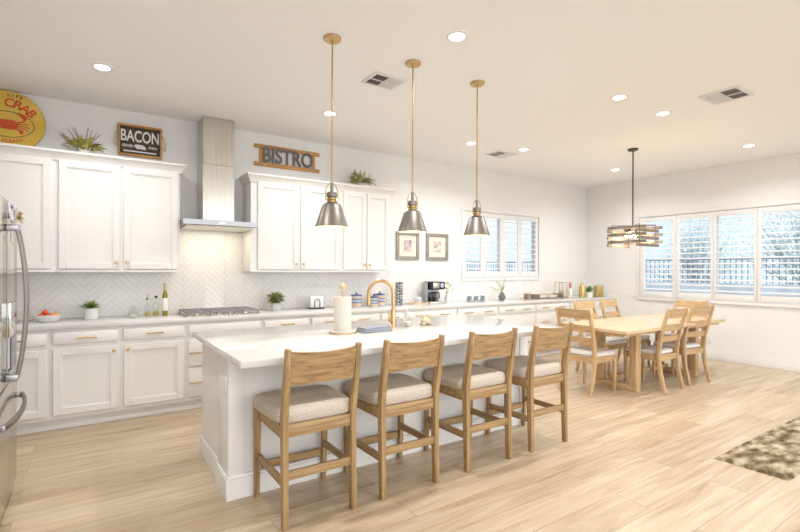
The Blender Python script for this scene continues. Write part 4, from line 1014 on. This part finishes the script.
arc_text('red_lettering', 'PLEASE!', .20, .155, zc-.03, 262, 305, .040, 'signred', False)
b = MB()
def blob(cx, cz, rx, rz, n=22): b.prism([(cx+rx*math.cos(2*PI*k/n), cz+rz*math.sin(2*PI*k/n)) for k in range(n)], -.003, 0)
cz = zc-.035
b.prism([(-.075, cz+.02), (-.05, cz+.045), (.05, cz+.045), (.078, cz+.02), (.07, cz-.02), (.04, cz-.04), (-.04, cz-.04), (-.07, cz-.02)], -.003, 0)
for s in (-1, 1):
    b.tube([(s*.07, -.001, cz+.03), (s*.115, -.001, cz+.045), (s*.13, -.001, cz+.07)], [.006, .008, .009], 6)
    b.prism([(s*.125, cz+.055), (s*.15, cz+.08), (s*.13, cz+.105), (s*.07, cz+.125), (s*.10, cz+.100), (s*.06, cz+.108), (s*.095, cz+.082)][::s], -.003, 0)
    for k, (ex, ez) in enumerate(((.155, .03), (.165, -.005), (.150, -.04))):
        b.tube([(s*.065, -.001, cz+.012-.015*k), (s*(.115+.01*k), -.001, cz+.022-.022*k), (s*ex, -.001, cz+ez-.01)], [.005, .005, .003], 6)
    blob(s*.10, cz-.055, .016, .020)
    b.tube([(s*.055, -.001, cz-.03), (s*.09, -.001, cz-.04)], .006, 6)
b.obj('crab_picture', 'signred', r)

# BACON tray sign
r = thing('bacon_sign', 'framed charcoal BACON sign with rope handles above the left cabinets', 'sign', (.44, 5.5878, 2.575))
w2, hh = .202, .322
b = MB(); b.box(-w2, w2, -.008, 0, .004, hh-.004); b.obj('sign_board', 'char', r, smooth=False)
b = MB()
for x0, x1, z0, z1 in ((-w2, w2, 0, .018), (-w2, w2, hh-.018, hh), (-w2, -w2+.018, .018, hh-.018), (w2-.018, w2, .018, hh-.018)): b.box(x0, x1, -.042, 0, z0, z1, .002, 1)
b.obj('tray_frame', 'signwood', r)
letters('white_lettering', 'BACON', .165, .003, Matrix.Translation((0, -.0105, .205)) @ FACE, 'letter', r, .62)
letters('small_lettering', 'SERVED', .034, .002, Matrix.Translation((-.112, -.010, .105)) @ FACE, 'letter', r, .9)
letters('small_lettering', 'FRESH', .034, .002, Matrix.Translation((.118, -.010, .105)) @ FACE, 'letter', r, .9)
b = MB(); b.prism([(-.052, .115), (-.045, .125), (-.02, .128), (.025, .124), (.045, .112), (.055, .088), (.048, .078), (.04, .085), (.036, .078), (.02, .082), (-.015, .084), (-.018, .078), (-.03, .079), (-.034, .09), (-.048, .098)], -.012, -.0085); b.obj('pig_picture', 'letter', r)
b = MB(); b.box(-.15, .15, -.011, -.0085, .045, .058); b.obj('white_bar', 'letter', r)
for s in (-1, 1):
    b = MB(); b.tube([(s*w2, -.03, .24), (s*(w2+.018), -.04, .22), (s*(w2+.036), -.045, .13), (s*(w2+.030), -.045, .085), (s*(w2+.012), -.04, .09), (s*w2, -.03, .12)], .004, 7); b.obj('rope_handle', 'rope', r)
# BISTRO sign
r = thing('bistro_sign', 'wooden ladder BISTRO sign with metal letters on the wall above the right cabinets', 'sign', (2.05, 5.5878, 2.645))
for z in (0, .215):
    b = MB(); b.box(-.42, .42, -.020, 0, z, z+.045, .002); b.obj('wood_rail', 'signwood', r)
for x in (-.335, .335):
    b = MB(); b.box(x-.022, x+.022, -.016, 0, .0455, .2145, .002); b.obj('wood_stile', 'signwood', r)
letters('metal_lettering', 'BISTRO', .255, .010, Matrix.Translation((0, -.024, .130)) @ FACE, 'metal_letter', r, .78)
b = MB()
for s in (-1, 1):
    b.tube([(s*.30, -.022, .21), (s*.325, -.026, .235), (s*.30, -.022, .245), (s*.275, -.022, .235)], .005, 6); b.tube([(s*.30, -.022, .04), (s*.325, -.026, .02), (s*.30, -.022, .012), (s*.275, -.022, .02)], .005, 6)
b.obj('metal_scroll', 'chrome', r)
# framed pictures
def picture(label, x0, x1, z0, z1, pm):
    r = thing('framed_picture', label, 'picture', ((x0+x1)/2, WY, z0), 0, 'pair of pewter framed prints'); hw, H = (x1-x0)/2, z1-z0; f = .05
    b = MB()
    for a0, a1, c0, c1 in ((-hw, hw, 0, f), (-hw, hw, H-f, H), (-hw, -hw+f, f, H-f), (hw-f, hw, f, H-f)): b.box(a0, a1, -.026, -.001, c0, c1, .005)
    b.obj('picture_frame', 'frame', r)
    b = MB(); b.box(-hw+f, hw-f, -.010, -.002, f, H-f); b.obj('mat_board', 'paper', r, smooth=False)
    b = MB()
    for a0, a1, c0, c1 in ((-.105, .105, H/2-.115, H/2-.112), (-.105, .105, H/2+.112, H/2+.115), (-.105, -.102, H/2-.112, H/2+.112), (.102, .105, H/2-.112, H/2+.112)): b.box(a0, a1, -.0112, -.0102, c0, c1)
    b.obj('mat_line', 'gold', r, smooth=False)
    b = MB(); b.box(-.070, .070, -.0115, -.0102, H/2-.085, H/2+.085); b.obj('print', pm, r, smooth=False)
    b = MB(); b.box(-hw+f, hw-f, -.0155, -.0145, f, H-f); b.obj('picture_glass', 'clearpane', r, smooth=False)
picture('pewter framed small mauve print, left of the pair on the wall', 3.665, 4.07, 1.548, 1.955, 'photo1')
picture('pewter framed small rose print, right of the pair near the shuttered window', 4.205, 4.63, 1.548, 1.955, 'photo2')
# outlets
r = thing('wall_outlet', 'white outlet plate low on the wall under the long window', 'outlet', (WX, 3.39, .30))
b = MB(); b.box(-.006, -.0005, -.035, .035, -.057, .057, .002); pl = b.obj('outlet_plate', 'ceramic', r)
b = MB(); b.box(-.0075, -.006, -.017, .017, -.035, -.008); b.box(-.0075, -.006, -.017, .017, .008, .035); b.obj('socket_face', 'vent', pl)

# ------------------------------------------------------------------ outside
b = MB(); b.box(-40, 60, -40, 60, -.3, -.2); struct(b.obj('ground', 'gravel', smooth=False), 'pale gravel yard', 'ground')
def yard_fence(name, label, loc, rz, L, n):
    r = thing(name, label, 'fence', loc, rz)
    b = MB(); b.box(0, L, -.1, .1, -.2, 1.08, .01); b.obj('block_wall', 'stone', r, smooth=False)
    b = MB()
    for z in (1.14, 1.70): b.box(0, L, -.015, .015, z, z+.03)
    b.obj('rail', 'fence', r, smooth=False)
    for k in range(n):
        x = L*(k+.5)/n; b = MB(); b.box(x-.009, x+.009, -.009, .009, 1.08, 1.76)
        b.obj('picket', 'fence', r, smooth=False)
yard_fence('iron_fence', 'iron picket fence on a low block wall outside the long window', (14.0, 13.2, 0), -PI/2, 12.4, 95)
yard_fence('iron_fence', 'iron picket fence on a low block wall outside the counter window', (5.2, 13.6, 0), 0, 9.6, 74)
def tree(label, x, y, H, seed, R=1.6):
    r = thing('yard_tree', label, 'tree', (x, y, -.2), 0, 'trees behind the yard fence'); rnd = random.Random(seed)
    b = MB(); tips = []; b.tube([(0, 0, 0), (.05, .03, H*.12), (0, .1, H*.2)], [.10, .08, .06], 8)
    for k in range(26):
        a = k*2.4; e_ = rnd.uniform(.15, 1.35); L = rnd.uniform(.55, 1)*R; s = Vector((0, .1, H*.18)); d = Vector((math.cos(a)*math.cos(e_), math.sin(a)*math.cos(e_), math.sin(e_)*H/R*.72)); m1 = s+d*L*.5; t1 = s+d*L*1.15
        b.tube([tuple(s), tuple(m1), tuple(t1)], [.025, .016, .005], 6); tips += [m1, t1, (m1+t1)/2]
        for q in range(3):
            d2 = (d+Vector((rnd.uniform(-.7, .7), rnd.uniform(-.7, .7), rnd.uniform(-.2, .5)))).normalized(); t2 = m1+d2*L*.5; b.tube([tuple(m1), tuple(t2)], [.012, .004], 5); tips += [t2]
    b.obj('trunk', 'bark', r)
    b = MB(); t = b.b
    for p in tips:
        for q in range(40):
            c = p+Vector((rnd.gauss(0, .32), rnd.gauss(0, .32), rnd.gauss(0, .28))); u = Vector((rnd.uniform(-1, 1), rnd.uniform(-1, 1), rnd.uniform(-1, 1))).normalized(); v = u.orthogonal().normalized(); L = rnd.uniform(.03, .065)
            a0, a1, a2, a3 = (t.verts.new(c+w_) for w_ in (-u*L, v*L*.45, u*L, -v*L*.45)); t.faces.new((a0, a1, a2)); t.faces.new((a0, a2, a3))
    b.obj('foliage', 'treeleaf', r, smooth=False)
for x, y, H, s, lb in ((17.0, 4.4, 4.0, 1, 'tall pale tree beyond the fence at the right edge of the long window'), (18.6, 8.1, 3.6, 2, 'pale tree beyond the fence, second from the right in the long window'),
                       (20.0, 12.0, 3.6, 3, 'pale tree beyond the fence, left part of the long window'), (17.2, .4, 4.2, 6, 'tall pale tree beyond the fence at its near end'),
                       (21.5, 16.2, 3.6, 7, 'low pale tree beyond the fence at the far left of the long window'),
                       (7.6, 16.5, 2.9, 4, 'pale tree beyond the fence outside the counter window, left side'),
                       (11.6, 17.0, 2.8, 5, 'pale tree beyond the fence outside the counter window, middle'), (15.4, 17.6, 2.9, 8, 'pale tree beyond the fence outside the counter window, right side')):
    tree(lb, x, y, H*1.25, s, 1.75)
